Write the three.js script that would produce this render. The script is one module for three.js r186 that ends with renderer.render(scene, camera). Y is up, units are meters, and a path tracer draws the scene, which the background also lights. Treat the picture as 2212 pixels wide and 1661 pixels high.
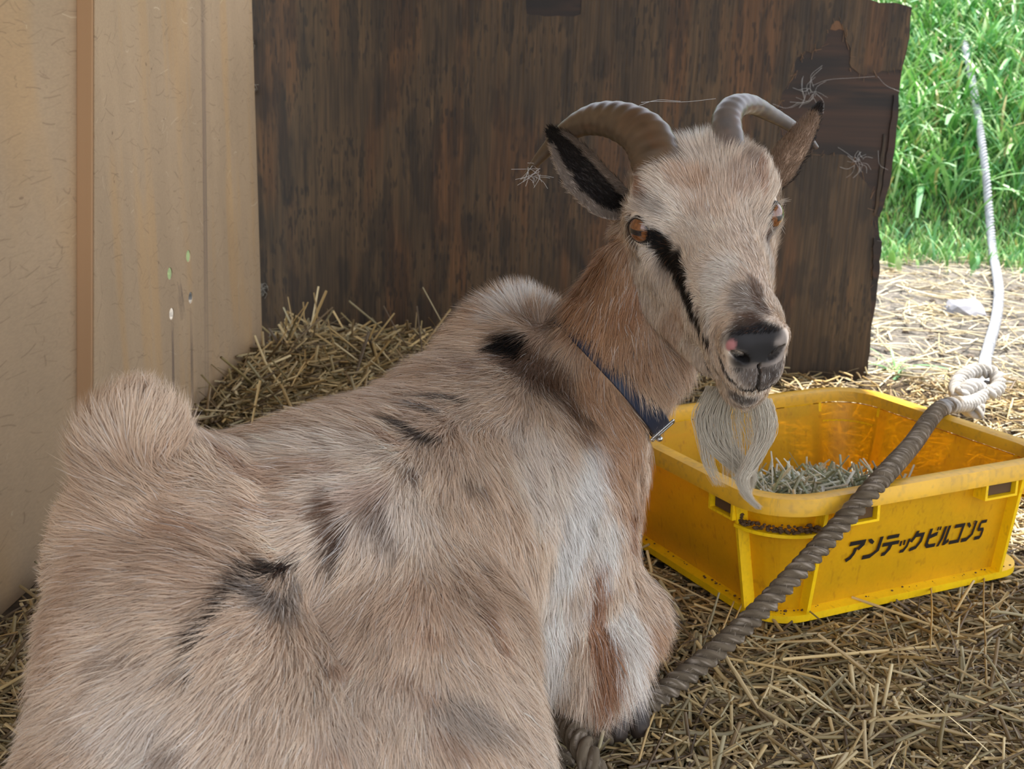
import * as THREE from 'three';
import { mergeGeometries } from 'three/addons/utils/BufferGeometryUtils.js';

// ---------------------------------------------------------------- camera, sky, sun, exposure
const scene = new THREE.Scene();
const FOCAL = 2600, IW = 2212, IH = 1661, EYE = 0.72;
const camera = new THREE.PerspectiveCamera(2 * Math.atan(IH / 2 / FOCAL) * 180 / Math.PI, IW / IH, 0.05, 200);
camera.position.set(0, EYE, 0);
camera.rotation.set(-17.3 * Math.PI / 180, 0, 1.9 * Math.PI / 180, 'YXZ');
camera.updateMatrixWorld(true);
camera.focus = 1.15; camera.userData.fStop = 14;
const renderer = new THREE.WebGLRenderer({ antialias: true });
renderer.toneMapping = THREE.LinearToneMapping;
renderer.toneMappingExposure = 1.86;
renderer.shadowMap.enabled = true;
{
  const w = 64, h = 64, d = new Float32Array(w * h * 4);
  for (let j = 0; j < h; j++) {
    const el = ((j + 0.5) / h - 0.5) * Math.PI, t = Math.pow(Math.max(0, Math.sin(el)), 0.55);
    for (let i = 0; i < w; i++) d.set([1.5 - 0.72 * t, 1.54 - 0.66 * t, 1.58 - 0.45 * t, 1], (j * w + i) * 4);
  }
  const sky = new THREE.DataTexture(d, w, h, THREE.RGBAFormat, THREE.FloatType);
  sky.mapping = THREE.EquirectangularReflectionMapping; sky.magFilter = THREE.LinearFilter; sky.needsUpdate = true;
  scene.background = sky; scene.environment = sky;
}
const SKY_STRENGTH = 1.0;
scene.backgroundIntensity = SKY_STRENGTH; scene.environmentIntensity = SKY_STRENGTH;
const sun = new THREE.DirectionalLight(new THREE.Color(1, 0.95, 0.86), 6.0);
sun.position.set(0.324 * 8, 0.927 * 8, -0.187 * 8 - 2); sun.target.position.set(0, 0, -2);
sun.castShadow = true; sun.shadow.mapSize.set(2048, 2048); sun.shadow.radius = 1.2;
Object.assign(sun.shadow.camera, { left: -6, right: 6, top: 6, bottom: -6, near: 0.5, far: 25 });
scene.add(sun, sun.target);

// ---------------------------------------------------------------- helpers
const V = (x, y, z) => new THREE.Vector3(x, y, z);
function mulberry(a) { return () => { a |= 0; a = a + 0x6D2B79F5 | 0; let t = Math.imul(a ^ a >>> 15, 1 | a); t = t + Math.imul(t ^ t >>> 7, 61 | t) ^ t; return ((t ^ t >>> 14) >>> 0) / 4294967296; }; }
const rnd = mulberry(77);
const R = (a, b) => a + (b - a) * rnd();
const lerp = (a, b, t) => a + (b - a) * t, clamp = (x, a = 0, b = 1) => Math.max(a, Math.min(b, x));
const sstep = (a, b, x) => { const t = clamp((x - a) / (b - a)); return t * t * (3 - 2 * t); };
function hash3(x, y, z) { let h = Math.imul(x, 374761393) ^ Math.imul(y, 668265263) ^ Math.imul(z, 2147483647 ^ 1274126177); h = Math.imul(h ^ h >>> 13, 1274126177); return ((h ^ h >>> 16) >>> 0) / 4294967296; }
function noise(x, y, z = 0) {
  const ix = Math.floor(x), iy = Math.floor(y), iz = Math.floor(z); let fx = x - ix, fy = y - iy, fz = z - iz;
  fx = fx * fx * (3 - 2 * fx); fy = fy * fy * (3 - 2 * fy); fz = fz * fz * (3 - 2 * fz);
  const L = (k) => lerp(lerp(hash3(ix, iy, k), hash3(ix + 1, iy, k), fx), lerp(hash3(ix, iy + 1, k), hash3(ix + 1, iy + 1, k), fx), fy);
  return lerp(L(iz), L(iz + 1), fz);
}
const fbm = (x, y, z = 0, o = 4) => { let s = 0, a = 0.5, n = 0; for (let i = 0; i < o; i++) { s += a * noise(x, y, z); n += a; x = x * 2.03 + 7.1; y = y * 2.03 + 3.7; z = z * 2.03 + 1.3; a *= 0.5; } return s / n; };
const lin = (r, g, b) => { const f = (c) => { c /= 255; return c <= 0.04045 ? c / 12.92 : Math.pow((c + 0.055) / 1.055, 2.4); }; return [f(r), f(g), f(b)]; };
const mix3 = (a, b, t) => [lerp(a[0], b[0], t), lerp(a[1], b[1], t), lerp(a[2], b[2], t)];
// where the ray of a picture point (x, y) reaches a depth, a height or a plane; used to measure places from the photograph
const camRight = V(1, 0, 0).applyQuaternion(camera.quaternion), camUp = V(0, 1, 0).applyQuaternion(camera.quaternion), camFwd = V(0, 0, -1).applyQuaternion(camera.quaternion);
const ray = (px, py) => camFwd.clone().addScaledVector(camRight, (px - IW / 2) / FOCAL).addScaledVector(camUp, (IH / 2 - py) / FOCAL);
const at = (px, py, d) => camera.position.clone().addScaledVector(ray(px, py), d);
const atY = (px, py, y) => { const r = ray(px, py); return camera.position.clone().addScaledVector(r, (y - EYE) / r.y); };
const atZ = (px, py, z) => { const r = ray(px, py); return camera.position.clone().addScaledVector(r, z / r.z); };
const rad = (px, d) => px * d / FOCAL;

const taken = {};
const numbered = (n) => { taken[n] = (taken[n] ?? -1) + 1; return taken[n] ? `${n}_${String(taken[n]).padStart(3, '0')}` : n; };
function put(o, name, parent) { o.name = parent ? name : numbered(name); o.castShadow = o.receiveShadow = true; (parent || scene).add(o); return o; }
const mesh = (name, g, m, parent) => put(new THREE.Mesh(g, m), name, parent);
const thing = (name, label, category, pos = V(0, 0, 0), group) => tag(Object.assign(put(new THREE.Group(), name)), label, category, group, pos);
function tag(o, label, category, group, pos) { o.userData.label = label; o.userData.category = category; if (group) o.userData.group = group; if (pos) o.position.copy(pos); return o; }
const structure = (o, label) => { o.userData.kind = 'structure'; if (label) { o.userData.label = label; } return o; };
const stuff = (o) => { o.userData.kind = 'stuff'; return o; };
const std = (o) => new THREE.MeshStandardMaterial({ roughness: 0.85, ...o });
const phys = (o) => new THREE.MeshPhysicalMaterial(o);
const rgb = (r, g, b) => new THREE.Color().setRGB(...lin(r, g, b));
function dataTex(w, h, fn, srgb = true, repeat) {
  const d = new Uint8Array(w * h * 4);
  for (let j = 0; j < h; j++) for (let i = 0; i < w; i++) { const c = fn(i / w, j / h, i, j), k = (j * w + i) * 4; d[k] = clamp(c[0], 0, 255); d[k + 1] = clamp(c[1], 0, 255); d[k + 2] = clamp(c[2], 0, 255); d[k + 3] = 255; }
  const t = new THREE.DataTexture(d, w, h); t.magFilter = THREE.LinearFilter; t.minFilter = THREE.LinearMipmapLinearFilter; t.generateMipmaps = true;
  if (srgb) t.colorSpace = THREE.SRGBColorSpace; if (repeat) t.wrapS = t.wrapT = THREE.RepeatWrapping; t.needsUpdate = true; return t;
}
function bufGeo(pos, idx, extra = {}) {
  const g = new THREE.BufferGeometry(); g.setAttribute('position', new THREE.Float32BufferAttribute(pos, 3)); if (idx) g.setIndex(idx);
  if (extra.uv) g.setAttribute('uv', new THREE.Float32BufferAttribute(extra.uv, 2)); if (extra.color) g.setAttribute('color', new THREE.Float32BufferAttribute(extra.color, 3));
  if (extra.normal) g.setAttribute('normal', new THREE.Float32BufferAttribute(extra.normal, 3)); else g.computeVertexNormals(); return g;
}
// a tube swept along points with a radius (and colour) at each point; strands twist round the path for laid rope
function sweep(pts, radii, { seg = 10, twist = 0, off = 0, phase = 0, colorAt, flat = 1, cap = true, frame } = {}) {
  const n = pts.length, pos = [], idx = [], col = [], T = [], N = [], B = [];
  for (let i = 0; i < n; i++) T.push(pts[Math.min(n - 1, i + 1)].clone().sub(pts[Math.max(0, i - 1)]).normalize());
  let nv = (frame || (Math.abs(T[0].y) < 0.9 ? V(0, 1, 0) : V(1, 0, 0))).clone(); nv.addScaledVector(T[0], -nv.dot(T[0])).normalize();
  for (let i = 0; i < n; i++) { nv.addScaledVector(T[i], -nv.dot(T[i])).normalize(); N.push(nv.clone()); B.push(T[i].clone().cross(nv)); }
  let len = 0;
  for (let i = 0; i < n; i++) {
    if (i) len += pts[i].distanceTo(pts[i - 1]);
    const r = Array.isArray(radii) ? radii[i] : radii, a0 = phase + (twist ? len / twist * Math.PI * 2 : 0), c = pts[i].clone();
    if (off) c.addScaledVector(N[i], Math.cos(a0) * off).addScaledVector(B[i], Math.sin(a0) * off);
    for (let k = 0; k < seg; k++) {
      const a = k / seg * Math.PI * 2 + (twist ? a0 : 0), p = c.clone().addScaledVector(N[i], Math.cos(a) * r).addScaledVector(B[i], Math.sin(a) * r * flat);
      pos.push(p.x, p.y, p.z); if (colorAt) col.push(...colorAt(i / (n - 1), a, p));
    }
  }
  for (let i = 0; i < n - 1; i++) for (let k = 0; k < seg; k++) { const a = i * seg + k, b = i * seg + (k + 1) % seg, c = a + seg, d = b + seg; idx.push(a, b, c, b, d, c); }
  if (cap) for (const e of [0, n - 1]) {
    const q = pos.length / 3; pos.push(pts[e].x, pts[e].y, pts[e].z); if (off) { /* strand ends lie open, hidden */ const s = e * seg * 3; let m = [0, 0, 0]; for (let k = 0; k < seg; k++) for (let j = 0; j < 3; j++) m[j] += pos[s + k * 3 + j] / seg; pos.splice(-3, 3, ...m); }
    if (colorAt) col.push(...colorAt(e ? 1 : 0, 0, pts[e]));
    for (let k = 0; k < seg; k++) e ? idx.push(q, e * seg + k, e * seg + (k + 1) % seg) : idx.push(q, (k + 1) % seg, k);
  }
  return bufGeo(pos, idx, colorAt ? { color: col } : {});
}
const curvePts = (pts, n, tension = 0.5) => new THREE.CatmullRomCurve3(pts, false, 'catmullrom', tension).getPoints(n);
const box = (w, h, d, x = 0, y = 0, z = 0) => new THREE.BoxGeometry(w, h, d).translate(x, y, z);
function bevelBox(w, h, d, b = 0.003) {
  const s = new THREE.Shape([new THREE.Vector2(-w / 2 + b, -h / 2 + b), new THREE.Vector2(w / 2 - b, -h / 2 + b), new THREE.Vector2(w / 2 - b, h / 2 - b), new THREE.Vector2(-w / 2 + b, h / 2 - b)]);
  return new THREE.ExtrudeGeometry(s, { depth: d - 2 * b, bevelThickness: b, bevelSize: b, bevelSegments: 2 }).translate(0, 0, -d / 2 + b);
}

// ---------------------------------------------------------------- ground
const PANEL_Z = -2.412;
const shed = { x0: -0.72, x1: 1.55, z0: -2.46, z1: 0.7 };
function heapAt(x, z) { return 0.045 * Math.exp(-(((x + 0.36) / 0.40) ** 2 + ((z + 2.34) / 0.30) ** 2)) + 0.04 * Math.exp(-(((x + 0.52) / 0.14) ** 2 + ((z + 1.95) / 0.3) ** 2)); }
function groundH(x, z) {
  let h = (fbm(x * 5, z * 5) - 0.5) * 0.022;
  if (x > -0.9 && z > -2.6) h += heapAt(x, z);
  const bank = -3.75 - z + 0.12 * (noise(x * 1.3, 2.2) - 0.5) * 2 + Math.max(0, (x - 1.4) * 0.1);
  if (bank > 0) h += Math.min(2.6, bank * 0.52 * sstep(0, 0.5, bank)) + (fbm(x * 2.2, z * 2.2, 4) - 0.5) * 0.14 * sstep(0, 0.6, bank);
  if (x < -1.2) h += 0.35 * sstep(-1.2, -2.6, x);
  return h;
}
function groundAt(px, py) { const r = ray(px, py); let t = 0.5; for (let i = 0; i < 4000; i++) { const p = camera.position.clone().addScaledVector(r, t); if (p.y < groundH(p.x, p.z)) return p; t += 0.004; } return camera.position.clone().addScaledVector(r, 8); }
function heightGrid(xs, zs, skip, lift = 0) {
  const pos = [], uv = [], idx = [], nx = xs.length;
  for (const z of zs) for (const x of xs) { pos.push(x, groundH(x, z) + lift, z); uv.push(x, z); }
  for (let j = 0; j < zs.length - 1; j++) for (let i = 0; i < nx - 1; i++) {
    const cx = (xs[i] + xs[i + 1]) / 2, cz = (zs[j] + zs[j + 1]) / 2; if (skip && skip(cx, cz)) continue;
    const a = j * nx + i; idx.push(a, a + nx, a + 1, a + 1, a + nx, a + nx + 1);
  }
  return bufGeo(pos, idx, { uv });
}
const range = (a, b, n) => Array.from({ length: n + 1 }, (_, i) => a + (b - a) * i / n);
const litterTex = dataTex(512, 512, (u, v, i, j) => { const n = fbm(i / 14, j / 14, 1), m = fbm(i / 3, j / 3, 2), k = 0.45 + 0.5 * n + 0.5 * m; return [72 * k, 58 * k, 40 * k]; }, true, true);
const dirtTex = dataTex(1024, 1024, (u, v, i, j) => {
  const n = fbm(i / 60, j / 60, 3), m = fbm(i / 6, j / 6, 5, 3), d = fbm(i / 18, j / 18, 8); let k = 0.72 + 0.3 * n + 0.45 * (m - 0.5); if (d > 0.6) k *= lerp(1, 0.62, sstep(0.6, 0.68, d)); if (m > 0.68) k *= 1.18;
  return [122 * k, 115 * k, 105 * k];
}, true, true);
const grassBaseTex = dataTex(512, 512, (u, v, i, j) => { const n = fbm(i / 20, j / 20, 9), m = fbm(i / 4, j / 4, 12); const k = 0.5 + 0.5 * n + 0.5 * (m - 0.4); return [78 * k, 92 * k, 48 * k]; }, true, true);
structure(mesh('floor', heightGrid(range(shed.x0, shed.x1, 110), range(shed.z0, shed.z1, 150)), std({ map: litterTex, roughness: 1 })), 'earth floor of the shed under the straw bedding');
const gx = [...range(-9, -1.4, 30), ...range(-1.2, shed.x0, 6), ...range(-0.6, 1.45, 40), ...range(shed.x1, 2.6, 16), ...range(2.8, 9, 26)], gz = [...range(-11, -6.2, 20), ...range(-6, shed.z0, 90), ...range(-2.3, 0.6, 20), ...range(shed.z1, 7, 20)];
const inShed = (x, z) => x > shed.x0 && x < shed.x1 && z > shed.z0 && z < shed.z1;
const dirtArea = (x, z) => z > -3.9 && x > -0.9;
structure(mesh('ground', heightGrid(gx, gz, (x, z) => inShed(x, z) || !dirtArea(x, z)), std({ map: dirtTex, roughness: 1, bumpMap: dirtTex, bumpScale: 0.012 })), 'pale trampled earth in the sun outside the shed');
structure(mesh('grass_bank', heightGrid(gx, gz, (x, z) => inShed(x, z) || dirtArea(x, z)), std({ map: grassBaseTex, roughness: 1 })), 'sloping soil of the grassy bank behind the shed');

// ---------------------------------------------------------------- shed: left wall boards, dark plywood panel, roof
const wallA = atY(0, 1330, 0), wallB = atY(548, 832, 0);               // foot of the wall: left picture edge and far end
const wDir = wallB.clone().sub(wallA).setY(0).normalize(), wNor = V(-wDir.z, 0, wDir.x);  // along the wall into the shed, and out of its face
const wallLen = wallB.distanceTo(wallA), joint = atY(205, 1146, 0).sub(wallA).dot(wDir);  // the joint leans a little
const wallTop = 1.85;
function fibreTex(seed, stains, fs = 1) {
  const c = document.createElement('canvas'); c.width = 1024; c.height = 2048; const g = c.getContext('2d'), r = mulberry(seed);
  const img = g.createImageData(1024, 2048);
  for (let j = 0; j < 2048; j++) for (let i = 0; i < 1024; i++) {
    const s = fbm(i / 26, j / 700, seed, 3) - 0.5, n = fbm(i / 90, j / 160, seed + 3, 3) - 0.5, f = noise(i / 2.2, j / 1.6, seed + 9) - 0.5, o = sstep(0.1, 0.32, fbm(i / 60, j / 420, seed + 21, 3) - 0.42);
    const k = (j * 1024 + i) * 4, m = 1 + 0.05 * s + 0.10 * n + 0.05 * f;
    img.data[k] = (177 + 6 * o) * m; img.data[k + 1] = (152 + 0 * o) * m; img.data[k + 2] = (120 - 8 * o) * m; img.data[k + 3] = 255;
  }
  g.putImageData(img, 0, 0);
  for (let i = 0; i < 3400 / fs; i++) {                                     // stuck hairs and fibres
    const x = r() * 1024, y = r() * 2048, a = r() * 6.3, l = (8 + r() * 22) * fs, b = (r() - 0.5) * 14 * fs;
    g.strokeStyle = r() < 0.93 ? `rgba(92,72,50,${0.10 + r() * 0.24})` : `rgba(236,220,190,${0.2 + r() * 0.3})`; g.lineWidth = 0.7 + r() * 0.7; g.beginPath(); g.moveTo(x, y);
    g.quadraticCurveTo(x + Math.cos(a) * l * 0.5 * 1.7 - Math.sin(a) * b, y + Math.sin(a) * l * 0.5 + Math.cos(a) * b, x + Math.cos(a) * l * 1.7, y + Math.sin(a) * l); g.stroke();
  }
  for (let i = 0; i < 60; i++) { g.fillStyle = `rgba(70,50,32,${0.2 + r() * 0.3})`; g.beginPath(); g.ellipse(r() * 1024, r() * 2048, 1 + r() * 1.6, 1 + r() * 3, r() * 3, 0, 7); g.fill(); }
  if (stains) stains(g, r);
  const t = new THREE.CanvasTexture(c); t.colorSpace = THREE.SRGBColorSpace; return t;
}
const wallFrame = (s, y, out) => wallA.clone().addScaledVector(wDir, s).addScaledVector(wNor, out).setY(y);
function wallPoint(px, py, out) { const r = ray(px, py), o = wallA.clone().addScaledVector(wNor, out), t = o.clone().sub(camera.position).dot(wNor) / r.dot(wNor), p = camera.position.clone().addScaledVector(r, t); return [p.clone().sub(wallA).dot(wDir), p.y]; }
const PROUD = 0.024, SHEET = 0.0015;
const holePts = [[407, 553], [367, 591], [412, 643], [371, 678]].map(([x, y]) => wallPoint(x, y, PROUD));
const bLen = wallLen - joint + 0.004, jTop = wallPoint(205, 0, PROUD), jLow = wallPoint(203, 1120, PROUD), jSlope = (jTop[0] - jLow[0]) / (jTop[1] - jLow[1]), jointAt = (y) => jLow[0] + jSlope * (y - jLow[1]);
{
  // near board: behind the left picture edge to the joint
  const nearLen = joint + 2.0, gA = box(nearLen, wallTop, 0.02, joint - nearLen / 2 + 0.25, wallTop / 2, -0.01);
  const M = new THREE.Matrix4().makeBasis(wDir, V(0, 1, 0), wNor).setPosition(wallA);
  const near = structure(mesh('wall_left', gA, std({ map: fibreTex(5, null, 0.5), roughness: 0.8 })), 'cream fibreboard wall at the left'); near.matrixAutoUpdate = false; near.matrix.copy(M);
  { const u = gA.attributes.uv, p = gA.attributes.position; for (let i = 0; i < u.count; i++) u.setXY(i, (p.getX(i) + 2) / 2.3, p.getY(i) / 2); }
  // far board: a thin sheet on battens, drilled with four holes
  const sh = new THREE.Shape([[jointAt(-0.02), -0.02], [wallLen - 0.012, -0.02], [wallLen - 0.012, wallTop], [jointAt(wallTop), wallTop]].map((p) => new THREE.Vector2(...p)));
  for (const [s, y] of holePts) { const h = new THREE.Path(); h.absellipse(s, y, 0.0095, 0.0095, 0, Math.PI * 2, true); sh.holes.push(h); }
  const gB = new THREE.ExtrudeGeometry(sh, { depth: SHEET, bevelEnabled: false, curveSegments: 12 }).translate(0, 0, PROUD - SHEET);
  { const u = gB.attributes.uv, p = gB.attributes.position; for (let i = 0; i < u.count; i++) u.setXY(i, (p.getX(i) - joint) / bLen, p.getY(i) / wallTop); }
  const far = structure(mesh('wall_left', gB, std({ roughness: 0.8, map: fibreTex(11, (g, r) => {
    const X = (px, py) => { const [s, y] = wallPoint(px, py, PROUD); return [(s - joint) / bLen * 1024, (1 - y / wallTop) * 2048]; };
    const streak = (x0, y0, x1, y1, w, a, n) => { for (let i = 0; i < n; i++) { const o = (r() - 0.5) * w, t0 = r() * 0.5, t1 = t0 + 0.25 + r() * 0.5, l = (t) => lerp(x0, x1, t) + o; g.strokeStyle = `rgba(96,82,72,${a * (0.3 + r())})`; g.lineWidth = 1.5 + r() * w * 0.12; g.beginPath(); g.moveTo(l(t0), lerp(y0, y1, t0)); g.lineTo(l(Math.min(1, t1)) + (r() - 0.5) * 3, lerp(y0, y1, Math.min(1, t1))); g.stroke(); } };
    const a = X(436, -200), b = X(445, 860); streak(a[0], a[1], b[0], b[1] + 60, 26, 0.09, 70);
    const c = X(372, 680), d = X(376, 900); streak(c[0], c[1], d[0], d[1], 12, 0.22, 26);
    const e = X(412, 650), f = X(416, 900); streak(e[0], e[1], f[0], f[1], 14, 0.18, 30);
    const h = X(385, 600), k = X(395, 690); streak(h[0], h[1], k[0], k[1], 30, 0.16, 26);
  }) })), 'thin cream fibreboard sheet with four drilled holes'); far.matrixAutoUpdate = false; far.matrix.copy(M);
  const bat = (g, m, label) => { const b = mesh('batten', g, m, far); if (label) b.userData.label = label; return b; };
  const rawWood = std({ roughness: 0.9, map: dataTex(128, 1024, (u, v, i, j) => { const n = fbm(i / 7, j / 160, 31), k = 0.78 + 0.4 * n + 0.1 * (noise(i / 1.5, j / 9, 4) - 0.5); return [200 * k, 160 * k, 118 * k]; }) });
  const jb = bevelBox(0.03, wallTop, PROUD - 0.001, 0.002).translate(0.0135, wallTop / 2, PROUD / 2 - 0.0015); { const p = jb.attributes.position; for (let i = 0; i < p.count; i++) p.setX(i, p.getX(i) + jointAt(p.getY(i))); }
  bat(jb, rawWood, 'raw brown wooden batten edge at the board joint');
  bat(bevelBox(0.03, wallTop, 0.02, 0.004).translate(wallLen - 0.027, wallTop / 2, PROUD - SHEET - 0.0101), rawWood);
  // rounded far end of the board
  const cy = new THREE.CylinderGeometry(0.012, 0.012, wallTop, 14, 1, false).translate(wallLen - 0.012, wallTop / 2, PROUD - 0.012);
  const nose = mesh('edge_strip', cy, std({ color: rgb(162, 138, 104), roughness: 0.8 }), far); nose.userData.label = 'rounded far end of the board';
}
// dark plywood panel: core sheet with a torn face veneer
const pz = (px, py) => { const p = atZ(px, py, PANEL_Z); return [p.x, p.y]; };
const jag = (pts, amp, step = 0.012, seed = 1) => { const r = mulberry(seed), out = []; for (let i = 0; i < pts.length - 1; i++) { const [a, b] = [pts[i], pts[i + 1]], l = Math.hypot(b[0] - a[0], b[1] - a[1]), n = Math.max(1, Math.round(l / step)); for (let k = 0; k < n; k++) { const t = k / n, q = k ? amp : amp * 0.3; out.push([lerp(a[0], b[0], t) + (r() - 0.5) * q, lerp(a[1], b[1], t) + (r() - 0.5) * q * 1.6]); } } out.push(pts[pts.length - 1]); return out; };
const shapeOf = (pts) => new THREE.Shape(pts.map((p) => new THREE.Vector2(p[0], p[1])));
const panelTop = pz(1880, -4)[1];
{
  const grain = (w, h, base, seed, vertical, dark) => dataTex(w, h, (u, v, i, j) => {
    const a = vertical ? i : j, b = vertical ? j : i, s = fbm(a / 5, b / 150, seed, 4), f = noise(a / 1.6, b / 50, seed + 5), m = fbm(a / 70, b / 130, seed + 2, 4), d = fbm(a / 22, b / 90, seed + 8, 4), fleck = sstep(0.6, 0.75, fbm(a / 3, b / 22, seed + 12, 2));
    let k = 0.62 + 0.42 * s + 0.22 * (f - 0.5) + 0.35 * (m - 0.5); k *= lerp(1, dark, sstep(0.48, 0.66, d)) * (1 - 0.35 * fleck * sstep(0.4, 0.6, m));
    const wm = sstep(0.45, 0.7, fbm(a / 40, b / 260, seed + 30, 3)); return [base[0] * k * (1 + 0.12 * wm), base[1] * k, base[2] * k * (1 - 0.12 * wm)];
  });
  const vTex = grain(1536, 1024, [90, 69, 44], 41, true, 0.74), cTex = grain(512, 512, [66, 42, 26], 61, false, 0.5);
  const vBump = dataTex(1024, 512, (u, v, i, j) => { const k = 255 * (0.6 * fbm(i / 3, j / 60, 90, 3) + 0.4 * noise(i / 1.4, j / 30, 3)); return [k, k, k]; }, false);
  const veneerMat = std({ map: vTex, bumpMap: vBump, bumpScale: 0.0012, roughness: 0.62 }), coreMat = std({ map: cTex, bumpMap: cTex, bumpScale: 0.001, roughness: 0.6 }), edgeMat = std({ map: cTex, roughness: 0.8 });
  const x0 = -0.585, right = [[1970, 16], [1966, 80], [1948, 150], [1942, 205], [1936, 300], [1922, 400], [1908, 452], [1898, 470], [1900, 512], [1906, 522], [1897, 608], [1886, 690], [1876, 780], [1868, 836], [1866, 850]].map((p) => pz(...p));
  const top = [[x0, panelTop + 0.03], [pz(1855, -10)[0], panelTop + 0.004], pz(1900, 6), pz(1935, 6), pz(1958, 12)];
  const outline = [[x0, -0.05], ...top.map((p) => p), ...jag(right, 0.004, 0.02, 4), [right[right.length - 1][0], -0.05]];
  const setUV = (g) => { const u = g.attributes.uv, p = g.attributes.position; for (let i = 0; i < u.count; i++) u.setXY(i, (p.getX(i) - x0) / 1.62, (p.getY(i) + 0.05) / 0.95); return g; };
  const panel = structure(put(new THREE.Group(), 'wall_back'), 'dark weathered plywood panel at the back with torn veneer');
  mesh('plywood_core', setUV(new THREE.ExtrudeGeometry(shapeOf(outline), { depth: 0.0112, bevelEnabled: false }).translate(0, 0, PANEL_Z - 0.0124)), [coreMat, edgeMat], panel).userData.label = 'reddish core layer bared by torn veneer';
  // face veneer: the sheet minus the torn patch
  const torn = jag([[1950, 152], [1905, 151], [1880, 158], [1857, 158], [1838, 146], [1838, 106], [1826, 86], [1822, 60], [1806, 44], [1794, 62], [1786, 86], [1770, 105], [1736, 119], [1722, 124], [1716, 160], [1702, 182], [1690, 200], [1682, 250], [1690, 318], [1702, 330], [1760, 328], [1800, 332], [1835, 338], [1841, 353], [1856, 379], [1872, 396], [1887, 415], [1885, 450], [1890, 496], [1886, 525], [1890, 560], [1880, 618]].map((p) => pz(...p)), 0.006, 0.009, 8);
  const gouge = jag([[1136, 6], [1138, 30], [1190, 35], [1240, 36], [1254, 30], [1256, 6]].map((q) => pz(...q)), 0.002, 0.012, 3);
  const cut = torn.reduce((b, p, i) => (p[0] < torn[b][0] ? i : b), 0);
  const lowRight = [[1884, 690], [1875, 780], [1867, 836], [1865, 850]].map((p) => pz(...p));
  const seam = pz(1660, 400)[0];
  const veneers = [[[x0, -0.05], [x0, panelTop + 0.03], [pz(1135, 0)[0], panelTop + 0.02], ...gouge, [pz(1258, 0)[0], panelTop + 0.018], [seam, panelTop + 0.008], [seam, -0.05]],
    [[seam, panelTop + 0.008], [pz(1855, -10)[0], panelTop + 0.004], pz(1900, 6), pz(1935, 6), pz(1958, 12), pz(1968, 20), pz(1964, 80), pz(1949, 140), ...torn.slice(0, cut), [seam, torn[cut][1]]],
    [[seam, torn[cut][1]], ...torn.slice(cut), ...lowRight, [lowRight[3][0], -0.05], [seam, -0.05]]];
  mesh('face_veneer', mergeGeometries(veneers.map((v) => setUV(new THREE.ExtrudeGeometry(shapeOf(v), { depth: 0.0016, bevelEnabled: false }).translate(0, 0, PANEL_Z - 0.0011)))), veneerMat, panel);
  // second ply left standing round the tear, and splinters along the broken edge
  const ply = (pts, seed, z, d, m, amp = 0.005) => { const q = pts.map((p) => pz(...p)); q.push(q[0]); return mesh('torn_ply', setUV(new THREE.ExtrudeGeometry(shapeOf(jag(q, amp, 0.01, seed)), { depth: d, bevelEnabled: false }).translate(0, 0, z)), m, panel); };
  ply([[1806, 40], [1792, 64], [1824, 66], [1818, 50]], 21, PANEL_Z - 0.0008, 0.0009, std({ color: rgb(112, 80, 54), roughness: 0.7 }));
  ply([[1930, 205], [1938, 215], [1932, 320], [1912, 430], [1900, 470], [1893, 462], [1906, 400], [1920, 300]], 22, PANEL_Z - 0.0009, 0.004, coreMat, 0.003);
  ply([[1908, 290], [1914, 292], [1896, 468], [1888, 466]], 23, PANEL_Z - 0.0009, 0.003, veneerMat, 0.002);
  ply([[1886, 514], [1904, 520], [1896, 604], [1884, 604]], 24, PANEL_Z - 0.0006, 0.005, coreMat, 0.003);
  const fl = [];
  for (let i = 0; i < 80; i++) {                                        // splinter fibres along the tear
    const t = torn[Math.floor(rnd() * torn.length)], l = R(0.006, 0.02), w = R(0.0004, 0.0011), a = R(-0.5, 0.5) + Math.PI / 2 * (rnd() < 0.15 ? 1 : 0), b = box(w, l, w).rotateZ(a).rotateX(R(-0.4, 0.4)).translate(t[0] + R(-0.004, 0.004), t[1] + R(-0.006, 0.006), PANEL_Z + R(0.0004, 0.003)); fl.push(b);
  }
  stuff(mesh('splinters', mergeGeometries(fl), std({ color: rgb(120, 92, 66), roughness: 0.6 }), panel));
}
// roof of boards on two posts, out of the frame: unseen, its outline shaped to shade the goat and place the sun edge
{
  const pts = [[-0.85, -3.1], [-0.35, -2.97], [1.1, -2.62], [1.15, -2.05], [1.85, -1.70], [1.85, 0.45], [-0.85, 0.45]];
  const g = new THREE.ExtrudeGeometry(new THREE.Shape(pts.map((p) => new THREE.Vector2(p[0], -p[1]))), { depth: 0.03, bevelEnabled: false }).rotateX(-Math.PI / 2).translate(0, 1.85, 0);
  structure(mesh('ceiling', g, std({ color: rgb(150, 126, 98), roughness: 0.9 })), 'unseen wooden roof of the shed, its outline shaped for the shade');
  for (const [x, z] of [[1.78, -1.6], [1.78, 0.38], [-0.78, -3.0]]) structure(mesh('trim_1', bevelBox(0.07, 1.9, 0.07).translate(x, 0.9, z), std({ color: rgb(140, 116, 88) })), 'roof post outside the frame');
}

// ---------------------------------------------------------------- goat: body field
const bones = [];                                                      // [ax, ay, az, bx, by, bz, ra, rb]
const bodyPt = {};
function bone(a, b) { bones.push([a.p.x, a.p.y, a.p.z, b.p.x, b.p.y, b.p.z, a.r, b.r]); }
const J = (px, py, d, rpx) => ({ p: at(px, py, d), r: rad(rpx, d) });
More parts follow.
